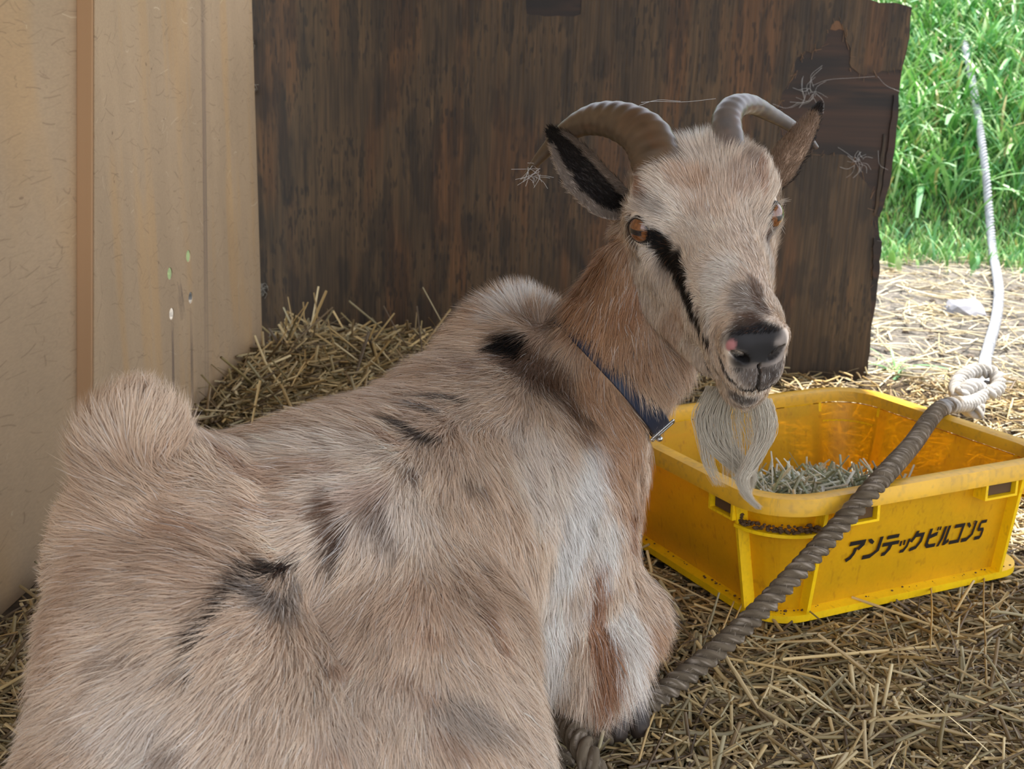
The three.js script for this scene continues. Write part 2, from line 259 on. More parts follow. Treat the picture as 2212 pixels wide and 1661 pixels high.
// joints: picture place, depth in metres, radius in picture pixels
const JT = {
  pelvis: [395, 1225, 0.98, 236], hip: [292, 975, 0.9, 122], rump: [397, 1455, 0.9, 257], rumpLow: [328, 1762, 0.86, 285], rumpBase: [345, 2010, 0.84, 260],
  loin: [699, 1213, 1.05, 308], ribs: [865, 1176, 1.13, 295], shoulder: [1019, 1058, 1.22, 273], chest: [1137, 1176, 1.22, 194], brisket: [1313, 1332, 1.22, 104], withers: [1114, 828, 1.27, 156],
  belly: [800, 1480, 1.02, 290], stifle: [887, 1442, 0.99, 251], stifleLow: [889, 1652, 0.945, 274], elbow: [1118, 1383, 1.16, 92], foreLow: [1282, 1426, 1.17, 67],
  farHip: [524, 1162, 1.12, 186], farRib: [801, 1122, 1.25, 248], farBelly: [640, 1350, 1.16, 260], thigh: [560, 1700, 0.89, 280],
  neckA: [1191, 972, 1.25, 182], neckB: [1302, 828, 1.235, 115], neckC: [1365, 686, 1.215, 111], neckD: [1405, 572, 1.19, 103], throat: [1418, 773, 1.17, 78],
};
const BONES = 'pelvis loin,loin ribs,ribs shoulder,shoulder chest,chest brisket,shoulder withers,withers neckA,pelvis hip,pelvis rump,rump rumpLow,rumpLow rumpBase,rump thigh,thigh stifleLow,belly stifle,stifle stifleLow,ribs belly,chest elbow,elbow foreLow,brisket foreLow,farHip farRib,farHip farBelly,farRib farBelly,pelvis farHip,chest neckA,neckA neckB,neckB neckC,neckC neckD,neckB throat'.split(',').map((s) => s.split(' '));
function makeBones() { bones.length = 0; for (const k in JT) bodyPt[k] = J(...JT[k]); for (const [a, b] of BONES) bone(bodyPt[a], bodyPt[b]); }
makeBones();
function smin(a, b, k) { const h = Math.max(k - Math.abs(a - b), 0) / k; return Math.min(a, b) - h * h * k * 0.25; }
function fieldOf(list, k) {
  return (x, y, z) => {
    let d = 9;
    for (const b of list) {
      const dx = b[3] - b[0], dy = b[4] - b[1], dz = b[5] - b[2], px = x - b[0], py = y - b[1], pz = z - b[2], l = dx * dx + dy * dy + dz * dz, t = l > 0 ? clamp((px * dx + py * dy + pz * dz) / l) : 0;
      const ex = px - dx * t, ey = py - dy * t, ez = pz - dz * t; d = smin(d, Math.sqrt(ex * ex + ey * ey + ez * ez) - (b[6] + (b[7] - b[6]) * t), k);
    }
    return d;
  };
}
// shallow ribs, folds and hollows in the coat
const bodyRaw = fieldOf(bones, 0.035);
const bodyField = (x, y, z) => bodyRaw(x, y, z) + 0.004 * (fbm(x * 14 + z * 6, y * 9, z * 14, 2) - 0.5) * 2 + 0.006;

// ---------------------------------------------------------------- goat: head field, in the head's own axes (x to its left, y up, z along the nose)
const HS = 1.05, HP = [0.2216, 0.1096, 0.1288, 0.1729, 0.5467, -1.1295], headM = new THREE.Matrix4(), headI = new THREE.Matrix4();
function poseHead() { headM.makeRotationFromEuler(new THREE.Euler(HP[0], HP[1], HP[2], 'YXZ')).setPosition(HP[3], HP[4], HP[5]).scale(V(HS, HS, HS)); headI.copy(headM).invert(); }
poseHead();
const HL = [];
// [ax, ay, az, bx, by, bz, ra, rb, mirrored]
const HT = [
  [0, -0.0149, -0.0389, 0, -0.0143, 0, 0.0481, 0.0487, 0],
  [0, -0.0179, 0.01, 0, -0.0320, 0.1416, 0.0419, 0.0250, 0],
  [0.0070, -0.0405, 0.150, 0.0075, -0.0405, 0.1755, 0.0200, 0.0165, 1],
  [0.0079, -0.0595, 0.1625, 0.0062, -0.063, 0.1764, 0.0188, 0.0170, 1],
  [0, -0.0905, 0.1556, 0, -0.085, 0.1, 0.0180, 0.02, 0],
  [0.0139, -0.0832, 0.0999, 0.0317, -0.0791, -0.0005, 0.0199, 0.0287, 1],
  [0.032, -0.0436, 0.0269, 0.039, -0.0502, -0.0407, 0.022, 0.033, 1],
  [0.0463, -0.0069, 0.0071, 0.04, -0.0089, -0.0177, 0.0208, 0.0207, 1],
  [0.0322, 0.0139, 0.004, 0.0245, 0.0107, -0.0304, 0.0263, 0.0248, 1],
  [0.0182, -0.0479, 0.0498, 0.0075, -0.0573, 0.1434, 0.0254, 0.0195, 1],
  [0, -0.045, -0.05, 0, -0.08, -0.07, 0.05, 0.045, 0],
  [0.0160, -0.0310, 0.1840, 0.0110, -0.0306, 0.1780, 0.0075, 0.0098, 1],
];
function makeHead() { HL.length = 0; for (const h of HT) { HL.push(h); if (h[8]) HL.push([-h[0], h[1], h[2], -h[3], h[4], h[5], h[6], h[7]]); } }
makeHead();
const headBase = fieldOf(HL, 0.017);
const EYE_L = [0.0560, -0.0048, 0.0170], EYE_R = 0.0130;
function headLocal(x, y, z) {
  let d = headBase(x, y, z); const ax = Math.abs(x);
  // nostrils: slanted commas
  { const px = ax - 0.0140, py = y + 0.0425, pz = z - 0.1915, c = Math.cos(0.6), s = Math.sin(0.6), qx = px * c + py * s, qy = -px * s + py * c; d = Math.max(d, -(Math.sqrt((qx / 0.0085) ** 2 + (qy / 0.0036) ** 2 + (pz / 0.013) ** 2) - 1) * 0.0036); }
  // cleft of the upper lip and the line of the mouth
  if (y < -0.049 && y > -0.078 && z > 0.15) d = Math.max(d, -(ax - 0.0010 + Math.max(0, 0.186 - z) * 2));
  { const my = -0.0775 + Math.max(0, 0.19 - z) * 0.12; if (z > 0.118) d = Math.max(d, Math.min(0.0020 - Math.abs(y - my), d + 0.009)); }
  // socket
  { const e = Math.hypot(ax - EYE_L[0] - 0.005, y - EYE_L[1], z - EYE_L[2] - 0.003) - EYE_R * 0.98; d = Math.max(d, -e); }
  return d;
}
const tmpV = new THREE.Vector3();
const headField = (x, y, z) => { tmpV.set(x, y, z).applyMatrix4(headI); return headLocal(tmpV.x, tmpV.y, tmpV.z) * HS; };
const goatField = (x, y, z) => Math.min(bodyField(x, y, z), headField(x, y, z));
function trace(px, py, f = goatField, from = 0.6) { const r = ray(px, py), l = r.length(); r.normalize(); let t = from * l; for (let i = 0; i < 220; i++) { const p = camera.position.clone().addScaledVector(r, t), d = f(p.x, p.y, p.z); if (d < 0.0006) return p; t += d * 0.7; if (t > 3) break; } return null; }
const gradient = (f, p, e = 0.0015) => V(f(p.x + e, p.y, p.z) - f(p.x - e, p.y, p.z), f(p.x, p.y + e, p.z) - f(p.x, p.y - e, p.z), f(p.x, p.y, p.z + e) - f(p.x, p.y, p.z - e)).normalize();
function surfaceNets(f, lo, hi, cell) {
  const nx = Math.ceil((hi.x - lo.x) / cell) + 1, ny = Math.ceil((hi.y - lo.y) / cell) + 1, nz = Math.ceil((hi.z - lo.z) / cell) + 1, F = new Float32Array(nx * ny * nz), id = (i, j, k) => (k * ny + j) * nx + i;
  for (let k = 0; k < nz; k++) for (let j = 0; j < ny; j++) for (let i = 0; i < nx; i++) F[id(i, j, k)] = f(lo.x + i * cell, lo.y + j * cell, lo.z + k * cell);
  const cellV = new Int32Array(nx * ny * nz).fill(-1), pos = [], idx = [];
  const E = []; for (let a = 0; a < 8; a++) for (const b of [1, 2, 4]) if (!(a & b)) E.push([a, a | b]);
  for (let k = 0; k < nz - 1; k++) for (let j = 0; j < ny - 1; j++) for (let i = 0; i < nx - 1; i++) {
    const v = []; let m = 0; for (let c = 0; c < 8; c++) { v[c] = F[id(i + (c & 1), j + (c >> 1 & 1), k + (c >> 2 & 1))]; if (v[c] < 0) m |= 1 << c; } if (m === 0 || m === 255) continue;
    let x = 0, y = 0, z = 0, n = 0;
    for (const [a, b] of E) if ((v[a] < 0) !== (v[b] < 0)) { const t = v[a] / (v[a] - v[b]); x += lerp(a & 1, b & 1, t); y += lerp(a >> 1 & 1, b >> 1 & 1, t); z += lerp(a >> 2 & 1, b >> 2 & 1, t); n++; }
    cellV[id(i, j, k)] = pos.length / 3; pos.push(lo.x + (i + x / n) * cell, lo.y + (j + y / n) * cell, lo.z + (k + z / n) * cell);
  }
  const quad = (a, b, c, d, flip) => { if (a < 0 || b < 0 || c < 0 || d < 0) return; flip ? idx.push(a, c, b, a, d, c) : idx.push(a, b, c, a, c, d); };
  for (let k = 1; k < nz - 1; k++) for (let j = 1; j < ny - 1; j++) for (let i = 1; i < nx - 1; i++) {
    const s = F[id(i, j, k)] < 0;
    if (s !== F[id(i + 1, j, k)] < 0) quad(cellV[id(i, j - 1, k - 1)], cellV[id(i, j, k - 1)], cellV[id(i, j, k)], cellV[id(i, j - 1, k)], !s);
    if (s !== F[id(i, j + 1, k)] < 0) quad(cellV[id(i - 1, j, k - 1)], cellV[id(i - 1, j, k)], cellV[id(i, j, k)], cellV[id(i, j, k - 1)], !s);
    if (s !== F[id(i, j, k + 1)] < 0) quad(cellV[id(i - 1, j - 1, k)], cellV[id(i, j - 1, k)], cellV[id(i, j, k)], cellV[id(i - 1, j, k)], !s);
  }
  return { pos, idx };
}

// ---------------------------------------------------------------- goat: coat colours (markings fixed to the body)
const CREAM = lin(233, 212, 188), WHITE = lin(242, 237, 230), TAN = lin(194, 154, 118), RUST = lin(172, 126, 92), BROWN = lin(112, 80, 58), DARK = lin(52, 40, 34), BLACK = lin(26, 23, 22), GREY = lin(150, 138, 128), NOSE = lin(34, 31, 31), PINK = lin(178, 118, 116);
const marks = [];
function mark(px, py, a, b, ang, color, s = 1, rag = 1, f = goatField) {   // centre, half axes and tilt as measured on the photograph, fixed to the coat there
  const c = trace(px, py, f); if (!c) return; const n = gradient(f, c), d = c.clone().sub(camera.position).dot(camFwd), dir = camRight.clone().multiplyScalar(Math.cos(ang)).addScaledVector(camUp, -Math.sin(ang));
  dir.addScaledVector(n, -dir.dot(n)).normalize(); const e2 = n.clone().cross(dir);
  marks.push({ c, n, u: dir, v: e2, a: rad(a, d), b: rad(b, d), color, s, rag, R: rad(Math.max(a, b), d) * 1.9 + 0.01 });
}
const D2 = Math.PI / 180;
function stroke(pts, b, color, s, rag = 1, taper = 1) { let L = 0; const seg = pts.slice(1).map((p, i) => Math.hypot(p[0] - pts[i][0], p[1] - pts[i][1])), T = seg.reduce((x, y) => x + y, 0); for (let d = 0; d <= T; d += b * 0.9) { let k = 0, r = d; while (k < seg.length - 1 && r > seg[k]) r -= seg[k++]; const t = Math.min(1, r / seg[k]), w = b * lerp(1, taper, d / T); mark(lerp(pts[k][0], pts[k + 1][0], t), lerp(pts[k][1], pts[k + 1][1], t), w * 1.5, w, Math.atan2(pts[k + 1][1] - pts[k][1], pts[k + 1][0] - pts[k][0]), color, s, rag); } }
// neck, chest and back
for (const m of [
  [1300, 620, 95, 120, 0, TAN, 0.95], [1270, 600, 50, 60, 0, RUST, 0.7], [1330, 730, 90, 90, 0, TAN, 0.75], [1400, 640, 40, 90, 60 * D2, RUST, 0.6], [1440, 780, 60, 60, 0, TAN, 0.5], [1460, 860, 40, 60, 0, CREAM, 0.6],
  [1290, 860, 90, 90, 50 * D2, TAN, 0.85], [1330, 960, 70, 80, 60 * D2, TAN, 0.9], [1370, 1050, 40, 120, 80 * D2, TAN, 0.7], [1350, 1110, 60, 24, 80 * D2, RUST, 0.8], [1372, 1180, 70, 22, 85 * D2, RUST, 0.75], [1425, 1300, 60, 60, 0, RUST, 0.75], [1400, 1360, 50, 50, 0, TAN, 0.8],
  [1165, 780, 80, 60, 30 * D2, BROWN, 0.85], [1118, 742, 36, 34, 0, BLACK, 1], [1190, 690, 50, 22, 20 * D2, BROWN, 0.8], [1150, 700, 60, 18, 10 * D2, BROWN, 0.6], [1215, 850, 70, 16, 55 * D2, DARK, 0.75], [1245, 930, 60, 14, 60 * D2, BROWN, 0.7], [1180, 830, 60, 40, 40 * D2, BROWN, 0.65],
  [1128, 668, 64, 34, 0, WHITE, 1], [1100, 690, 40, 20, 0, WHITE, 0.7], [1030, 800, 30, 20, 0, RUST, 0.4], [980, 862, 46, 11, -22 * D2, DARK, 0.95], [930, 888, 34, 11, 18 * D2, DARK, 0.9], [905, 932, 52, 12, -18 * D2, DARK, 0.9], [850, 950, 40, 16, -10 * D2, RUST, 0.5], [884, 1012, 20, 20, 40 * D2, BROWN, 0.9], [1008, 1026, 26, 24, 0, BROWN, 0.55],
  [742, 1120, 70, 22, 95 * D2, BROWN, 0.9], [738, 1175, 50, 14, 95 * D2, DARK, 0.5], [822, 1105, 50, 24, 80 * D2, BROWN, 0.55], [800, 1060, 60, 24, -40 * D2, RUST, 0.4],
  [590, 1290, 70, 26, -30 * D2, GREY, 0.6], [600, 1270, 40, 14, -20 * D2, BROWN, 0.4],
  [1098, 1255, 60, 13, 78 * D2, GREY, 0.9], [1092, 1240, 30, 7, 78 * D2, BROWN, 0.8], [1003, 1190, 45, 7, 80 * D2, BROWN, 0.6], [1040, 1330, 60, 14, 65 * D2, RUST, 0.7], [1010, 1300, 50, 8, 75 * D2, BROWN, 0.5], [930, 1350, 30, 20, 0, RUST, 0.45],
  [400, 1590, 44, 24, -30 * D2, BROWN, 0.55], [300, 1415, 60, 18, -18 * D2, BROWN, 0.5], [170, 1418, 34, 6, -25 * D2, DARK, 0.5], [1000, 1520, 80, 50, 20 * D2, GREY, 0.45], [900, 1450, 60, 24, 30 * D2, RUST, 0.35], [720, 1430, 60, 24, -30 * D2, RUST, 0.4], [720, 1590, 40, 20, 0, RUST, 0.3], [950, 1570, 40, 20, 20 * D2, RUST, 0.4],
  [560, 1030, 120, 22, 6 * D2, RUST, 0.5], [700, 1010, 90, 26, -12 * D2, RUST, 0.4], [450, 1170, 60, 24, 10 * D2, RUST, 0.4], [620, 1110, 90, 18, -20 * D2, RUST, 0.4], [380, 1010, 20, 50, 20 * D2, RUST, 0.3], [300, 1100, 140, 110, 0, TAN, 0.3], [180, 1300, 90, 160, 0, TAN, 0.3],
  [1240, 1090, 60, 180, 15 * D2, WHITE, 0.9], [1290, 1180, 40, 120, 10 * D2, WHITE, 0.8], [1340, 1360, 40, 100, 0, WHITE, 0.7], [1150, 1000, 90, 120, 0, WHITE, 0.45], [1180, 1400, 50, 150, 10 * D2, WHITE, 0.7], [700, 960, 200, 40, -15 * D2, WHITE, 0.35],  // whites on the chest: skylight from the right put into the coat colour
]) mark(...m);
stroke([[655, 1182], [620, 1205], [570, 1242], [520, 1282], [478, 1325], [452, 1365], [440, 1412]], 10, DARK, 0.95);
stroke([[1282, 1220], [1286, 1300], [1292, 1400], [1300, 1480]], 24, RUST, 0.75);
stroke([[640, 1240], [600, 1275], [560, 1300]], 15, GREY, 0.6);
const bodyMarks = marks.splice(0);
for (const m of [
  [1425, 330, 30, 50, 0, BROWN, 0.85], [1385, 400, 22, 60, 10 * D2, RUST, 0.8], [1395, 440, 20, 30, 0, BROWN, 0.4], [1620, 365, 30, 22, 40 * D2, BROWN, 0.6], [1640, 400, 16, 40, 0, RUST, 0.6], [1540, 330, 70, 50, 0, WHITE, 0.8], [1540, 440, 60, 60, 0, TAN, 0.35], [1600, 400, 30, 40, 0, RUST, 0.4], [1490, 400, 50, 30, 30 * D2, TAN, 0.5],
  [1432, 524, 26, 18, 40 * D2, BLACK, 1, 0.5], [1450, 545, 30, 26, 50 * D2, BLACK, 0.95, 0.5], [1468, 575, 34, 22, 66 * D2, BLACK, 1, 0.5], [1482, 612, 34, 17, 64 * D2, BLACK, 1, 0.5], [1496, 650, 34, 13, 65 * D2, BLACK, 1, 0.5], [1512, 695, 36, 11, 62 * D2, DARK, 0.85, 0.5], [1530, 732, 22, 7, 65 * D2, BROWN, 0.9, 0.5], [1440, 560, 40, 26, 50 * D2, GREY, 0.5], [1395, 495, 32, 30, 0, DARK, 0.55, 0.4], [1425, 450, 34, 16, 30 * D2, GREY, 0.5],
  [1655, 530, 12, 34, 0, GREY, 0.9], [1652, 520, 8, 24, 0, BROWN, 0.6],
  [1620, 660, 34, 60, -10 * D2, GREY, 0.75], [1618, 690, 32, 34, 0, BROWN, 0.75], [1640, 640, 14, 60, -10 * D2, BROWN, 0.7], [1660, 600, 20, 60, 0, WHITE, 0.5], [1545, 620, 40, 90, 20 * D2, WHITE, 0.55], [1450, 700, 40, 90, 30 * D2, TAN, 0.4],
  [1655, 800, 60, 60, 0, GREY, 0.8, 0.5], [1622, 708, 46, 30, 0, DARK, 0.65, 0.8], [1683, 770, 24, 50, 0, GREY, 0.9, 0.4], [1628, 735, 66, 34, 0, NOSE, 1, 0.35], [1672, 745, 30, 40, 0, NOSE, 1, 0.35], [1688, 738, 16, 34, 0, GREY, 0.9, 0.35], [1650, 765, 44, 26, 0, BLACK, 1, 0.35], [1610, 775, 34, 20, 0, BLACK, 1, 0.35], [1655, 715, 34, 24, 0, NOSE, 0.9, 0.4], [1648, 812, 46, 26, 0, DARK, 0.75, 0.5], [1625, 815, 40, 18, 0, GREY, 0.5, 0.5], [1565, 800, 50, 6, 38 * D2, BLACK, 0.9, 0.3], [1530, 785, 20, 6, 50 * D2, BLACK, 0.9, 0.3], [1640, 842, 50, 10, 0, BLACK, 0.95, 0.3], [1605, 862, 40, 18, 20 * D2, DARK, 0.8, 0.5], [1640, 870, 36, 16, 0, GREY, 0.7, 0.5], [1577, 748, 11, 16, 20 * D2, PINK, 1, 0.2],
]) mark(...m);
stroke([[1426, 518], [1448, 540], [1464, 566], [1476, 600], [1490, 640], [1504, 676], [1520, 712], [1534, 742]], 19, BLACK, 1, 0.5, 0.4);
const headMarks = marks.splice(0);
function coat(p, list, onHead) {
  const w = onHead ? 0.0016 : 0.005, qx = p.x + (noise(p.x * 70, p.y * 70, p.z * 70) - 0.5) * w * 2, qy = p.y + (noise(p.x * 70 + 9, p.y * 70, p.z * 70) - 0.5) * w * 2, qz = p.z + (noise(p.x * 70, p.y * 70 + 9, p.z * 70) - 0.5) * w * 2;
  const n = fbm(p.x * 9, p.y * 9, p.z * 9, 3);
  let c = mix3(CREAM, TAN, clamp((n - 0.5) * 1.5) * 0.7); c = mix3(c, WHITE, clamp((0.48 - n) * 2.2) * 0.7);
  if (onHead) c = mix3(c, WHITE, 0.25);
  for (const m of list) {
    const k = m.rag, x = lerp(p.x, qx, k) - m.c.x, y = lerp(p.y, qy, k) - m.c.y, z = lerp(p.z, qz, k) - m.c.z; if (Math.abs(x) > m.R || Math.abs(y) > m.R || Math.abs(z) > m.R) continue;
    const u = (x * m.u.x + y * m.u.y + z * m.u.z) / m.a, v = (x * m.v.x + y * m.v.y + z * m.v.z) / m.b, w2 = (x * m.n.x + y * m.n.y + z * m.n.z) / Math.max(m.a, m.b), r = u * u + v * v + w2 * w2;
    const t = m.s * sstep(1.5, 0.45, r); if (t > 0) c = mix3(c, m.color, t);
  }
  return c;
}
// ---------------------------------------------------------------- goat: lie of the hair
const flows = [];
function flow(px, py, dx, dy, lift = 0, len = 1, f = goatField) { const c = trace(px, py, f); if (!c) return; flows.push({ c, d: camRight.clone().multiplyScalar(dx).addScaledVector(camUp, -dy).normalize(), lift, len }); }
for (const a of [
  [285, 895, 0.05, -1, 0.15, 1.0], [240, 920, -0.15, -1, 0.1, 1.0], [340, 900, 0.25, -1, 0.1, 1.0], [200, 1000, -0.4, -0.5], [360, 960, 0.5, -0.6, 0.1], [330, 1100, -0.2, -0.3], [200, 1150, -1, -0.1], [150, 1300, -1, 0.25], [120, 1500, -0.9, 0.5], [430, 1000, -0.9, 0.25], [600, 960, -1, 0.1], [780, 910, -1, 0.2], [900, 830, -1, 0.25], [1000, 730, -0.9, 0.2, 0.15], [520, 1080, -1, 0.2], [700, 1060, -1, 0.3], [420, 1240, -0.9, 0.4], [300, 1400, -0.8, 0.5], [520, 1400, -0.7, 0.6], [700, 1300, -0.55, 0.8], [600, 1560, -0.45, 0.9], [300, 1600, -0.5, 0.8], [800, 1180, -0.35, 0.9], [850, 1400, -0.1, 1], [800, 1600, 0, 1], [950, 1000, -0.5, 0.9], [1000, 1150, 0.05, 1], [1000, 1300, 0.1, 1], [1080, 1000, 0.1, 1], [1060, 1480, 0.35, 0.9, 0.05], [1120, 1560, 0.5, 0.9, 0.1], [1150, 1150, 0.2, 1], [1240, 1000, 0.3, 1], [1260, 1200, 0.15, 1], [1300, 1400, 0.05, 1, 0, 1.3], [1270, 1470, 0.05, 1, 0.1, 1.5], [1380, 1300, 0.4, 0.9], [1420, 1340, 0.7, 0.7, 0.2], [1340, 1450, 0.1, 1, 0.1, 1.5], [1200, 1400, -0.05, 1], [1050, 860, -0.6, 0.7], [1128, 665, -0.05, -1, 1.4, 1.05], [1095, 680, -0.5, -0.6, 0.5, 0.85], [1160, 675, 0.3, -0.9, 0.8, 0.9], [1050, 705, -0.8, -0.1, 0.1, 0.8], [1195, 690, 0.3, -0.3, 0.2, 0.9], [1120, 760, -0.3, 0.5], [1200, 760, -0.1, 0.8, 0.1], [1220, 700, -0.4, 0.7, 0.15], [1270, 600, -0.7, 0.7, 0.2], [1310, 640, -0.3, 1], [1370, 700, 0.2, 1], [1440, 840, 0.4, 1], [1380, 960, 0.3, 1], [1280, 800, 0.2, 0.9, 0.1, 1.2], [1300, 900, 0.4, 0.9], [1390, 1100, 0.3, 1],
]) flow(...a, ...(a.length === 4 ? [0, 1] : a.length === 5 ? [1] : []), bodyField);
const bodyFlows = flows.splice(0);
for (const a of [
  [1545, 345, 0, -1, 1.1, 1.9], [1480, 350, -0.5, -0.8, 0.9, 1.7], [1610, 350, 0.5, -0.7, 0.7, 1.5], [1440, 370, -0.7, -0.6, 0.5, 1.3], [1540, 400, 0, -1, 0.45, 1.6], [1540, 450, -0.1, -1, 0.2, 1.4], [1470, 430, -0.7, -0.7, 0.1, 1.1], [1610, 430, 0.3, -0.9], [1400, 420, -0.8, -0.5], [1440, 480, -0.9, -0.3], [1530, 520, -0.4, -0.8], [1600, 520, -0.1, -0.9], [1640, 500, 0.4, -0.8], [1540, 600, -0.9, -0.2], [1600, 600, -0.4, -0.7], [1650, 620, 0.5, -0.6], [1580, 680, -0.8, 0.2], [1440, 600, -0.4, 0.9], [1480, 680, -0.3, 0.9], [1420, 640, -0.4, 0.9], [1540, 760, -0.3, 0.7], [1520, 830, 0, 1], [1620, 700, -0.5, 0.2], [1650, 810, 0, 1], [1600, 870, 0, 1, 0.2], [1370, 520, -0.5, 0.7], [1640, 740, 0, 0.7],
]) flow(...a, ...(a.length === 4 ? [0, 1] : a.length === 5 ? [1] : []), headField);
const headFlows = flows.splice(0);
function lie(p, list) { let x = 0, y = 0, z = 0, l = 0, n = 0, W = 0; for (const f of list) { const dx = p.x - f.c.x, dy = p.y - f.c.y, dz = p.z - f.c.z, w = 1 / Math.pow(dx * dx + dy * dy + dz * dz + 2e-4, 1.7); x += f.d.x * w; y += f.d.y * w; z += f.d.z * w; l += f.lift * w; n += f.len * w; W += w; } return [x / W, y / W, z / W, l / W, n / W]; }

// ---------------------------------------------------------------- goat: meshes
const goat = thing('goat', 'cream goat with curved horns, beard and brown markings lying in the straw', 'goat');
const bodyNet = surfaceNets(bodyField, V(-0.56, -0.03, -1.5), V(0.22, 0.60, -0.6), 0.0075), headNet = surfaceNets(headField, V(0.05, 0.36, -1.24), V(0.30, 0.66, -0.86), 0.0022);
function coatMesh(net, f, list, onHead) { const col = [], nor = [], p = V(0, 0, 0); for (let i = 0; i < net.pos.length; i += 3) { p.fromArray(net.pos, i); nor.push(...gradient(f, p).toArray()); col.push(...coat(p, list, onHead)); } net.nor = nor; net.col = col; return bufGeo(net.pos, net.idx, { normal: nor, color: col }); }
const skinGeo = mergeGeometries([coatMesh(bodyNet, bodyField, bodyMarks, false), coatMesh(headNet, headField, headMarks, true)]);
mesh('body', skinGeo, std({ vertexColors: true, roughness: 0.75 }), goat);
// hairs: curved tapering ribbons
function hairGeo(seg = 3) { const pos = [], idx = [], nor = []; for (let i = 0; i <= seg; i++) { const t = i / seg, w = 0.5 * (1 - t ** 1.6) + 0.03, y = t * 0.96, z = 0.34 * Math.sin(t * 1.9) * (1 - 0.25 * t); pos.push(-w, y, z, w, y, z); nor.push(-0.45, -0.2, 0.87, 0.45, -0.2, 0.87); } for (let i = 0; i < seg; i++) { const a = i * 2; idx.push(a, a + 1, a + 2, a + 1, a + 3, a + 2); } return bufGeo(pos, idx, { normal: nor }); }
const hairMat = phys({ roughness: 0.6, specularIntensity: 0.3, transmission: 0.3, thickness: 0, side: THREE.DoubleSide });
const coatMat = phys({ vertexColors: true, specularIntensity: 0.3, transmission: 0.3, thickness: 0, roughness: 0.6, side: THREE.DoubleSide });
const collarPlane = { p: at(1330, 812, 1.2), n: camRight.clone().multiplyScalar(180).addScaledVector(camUp, 158).normalize() };
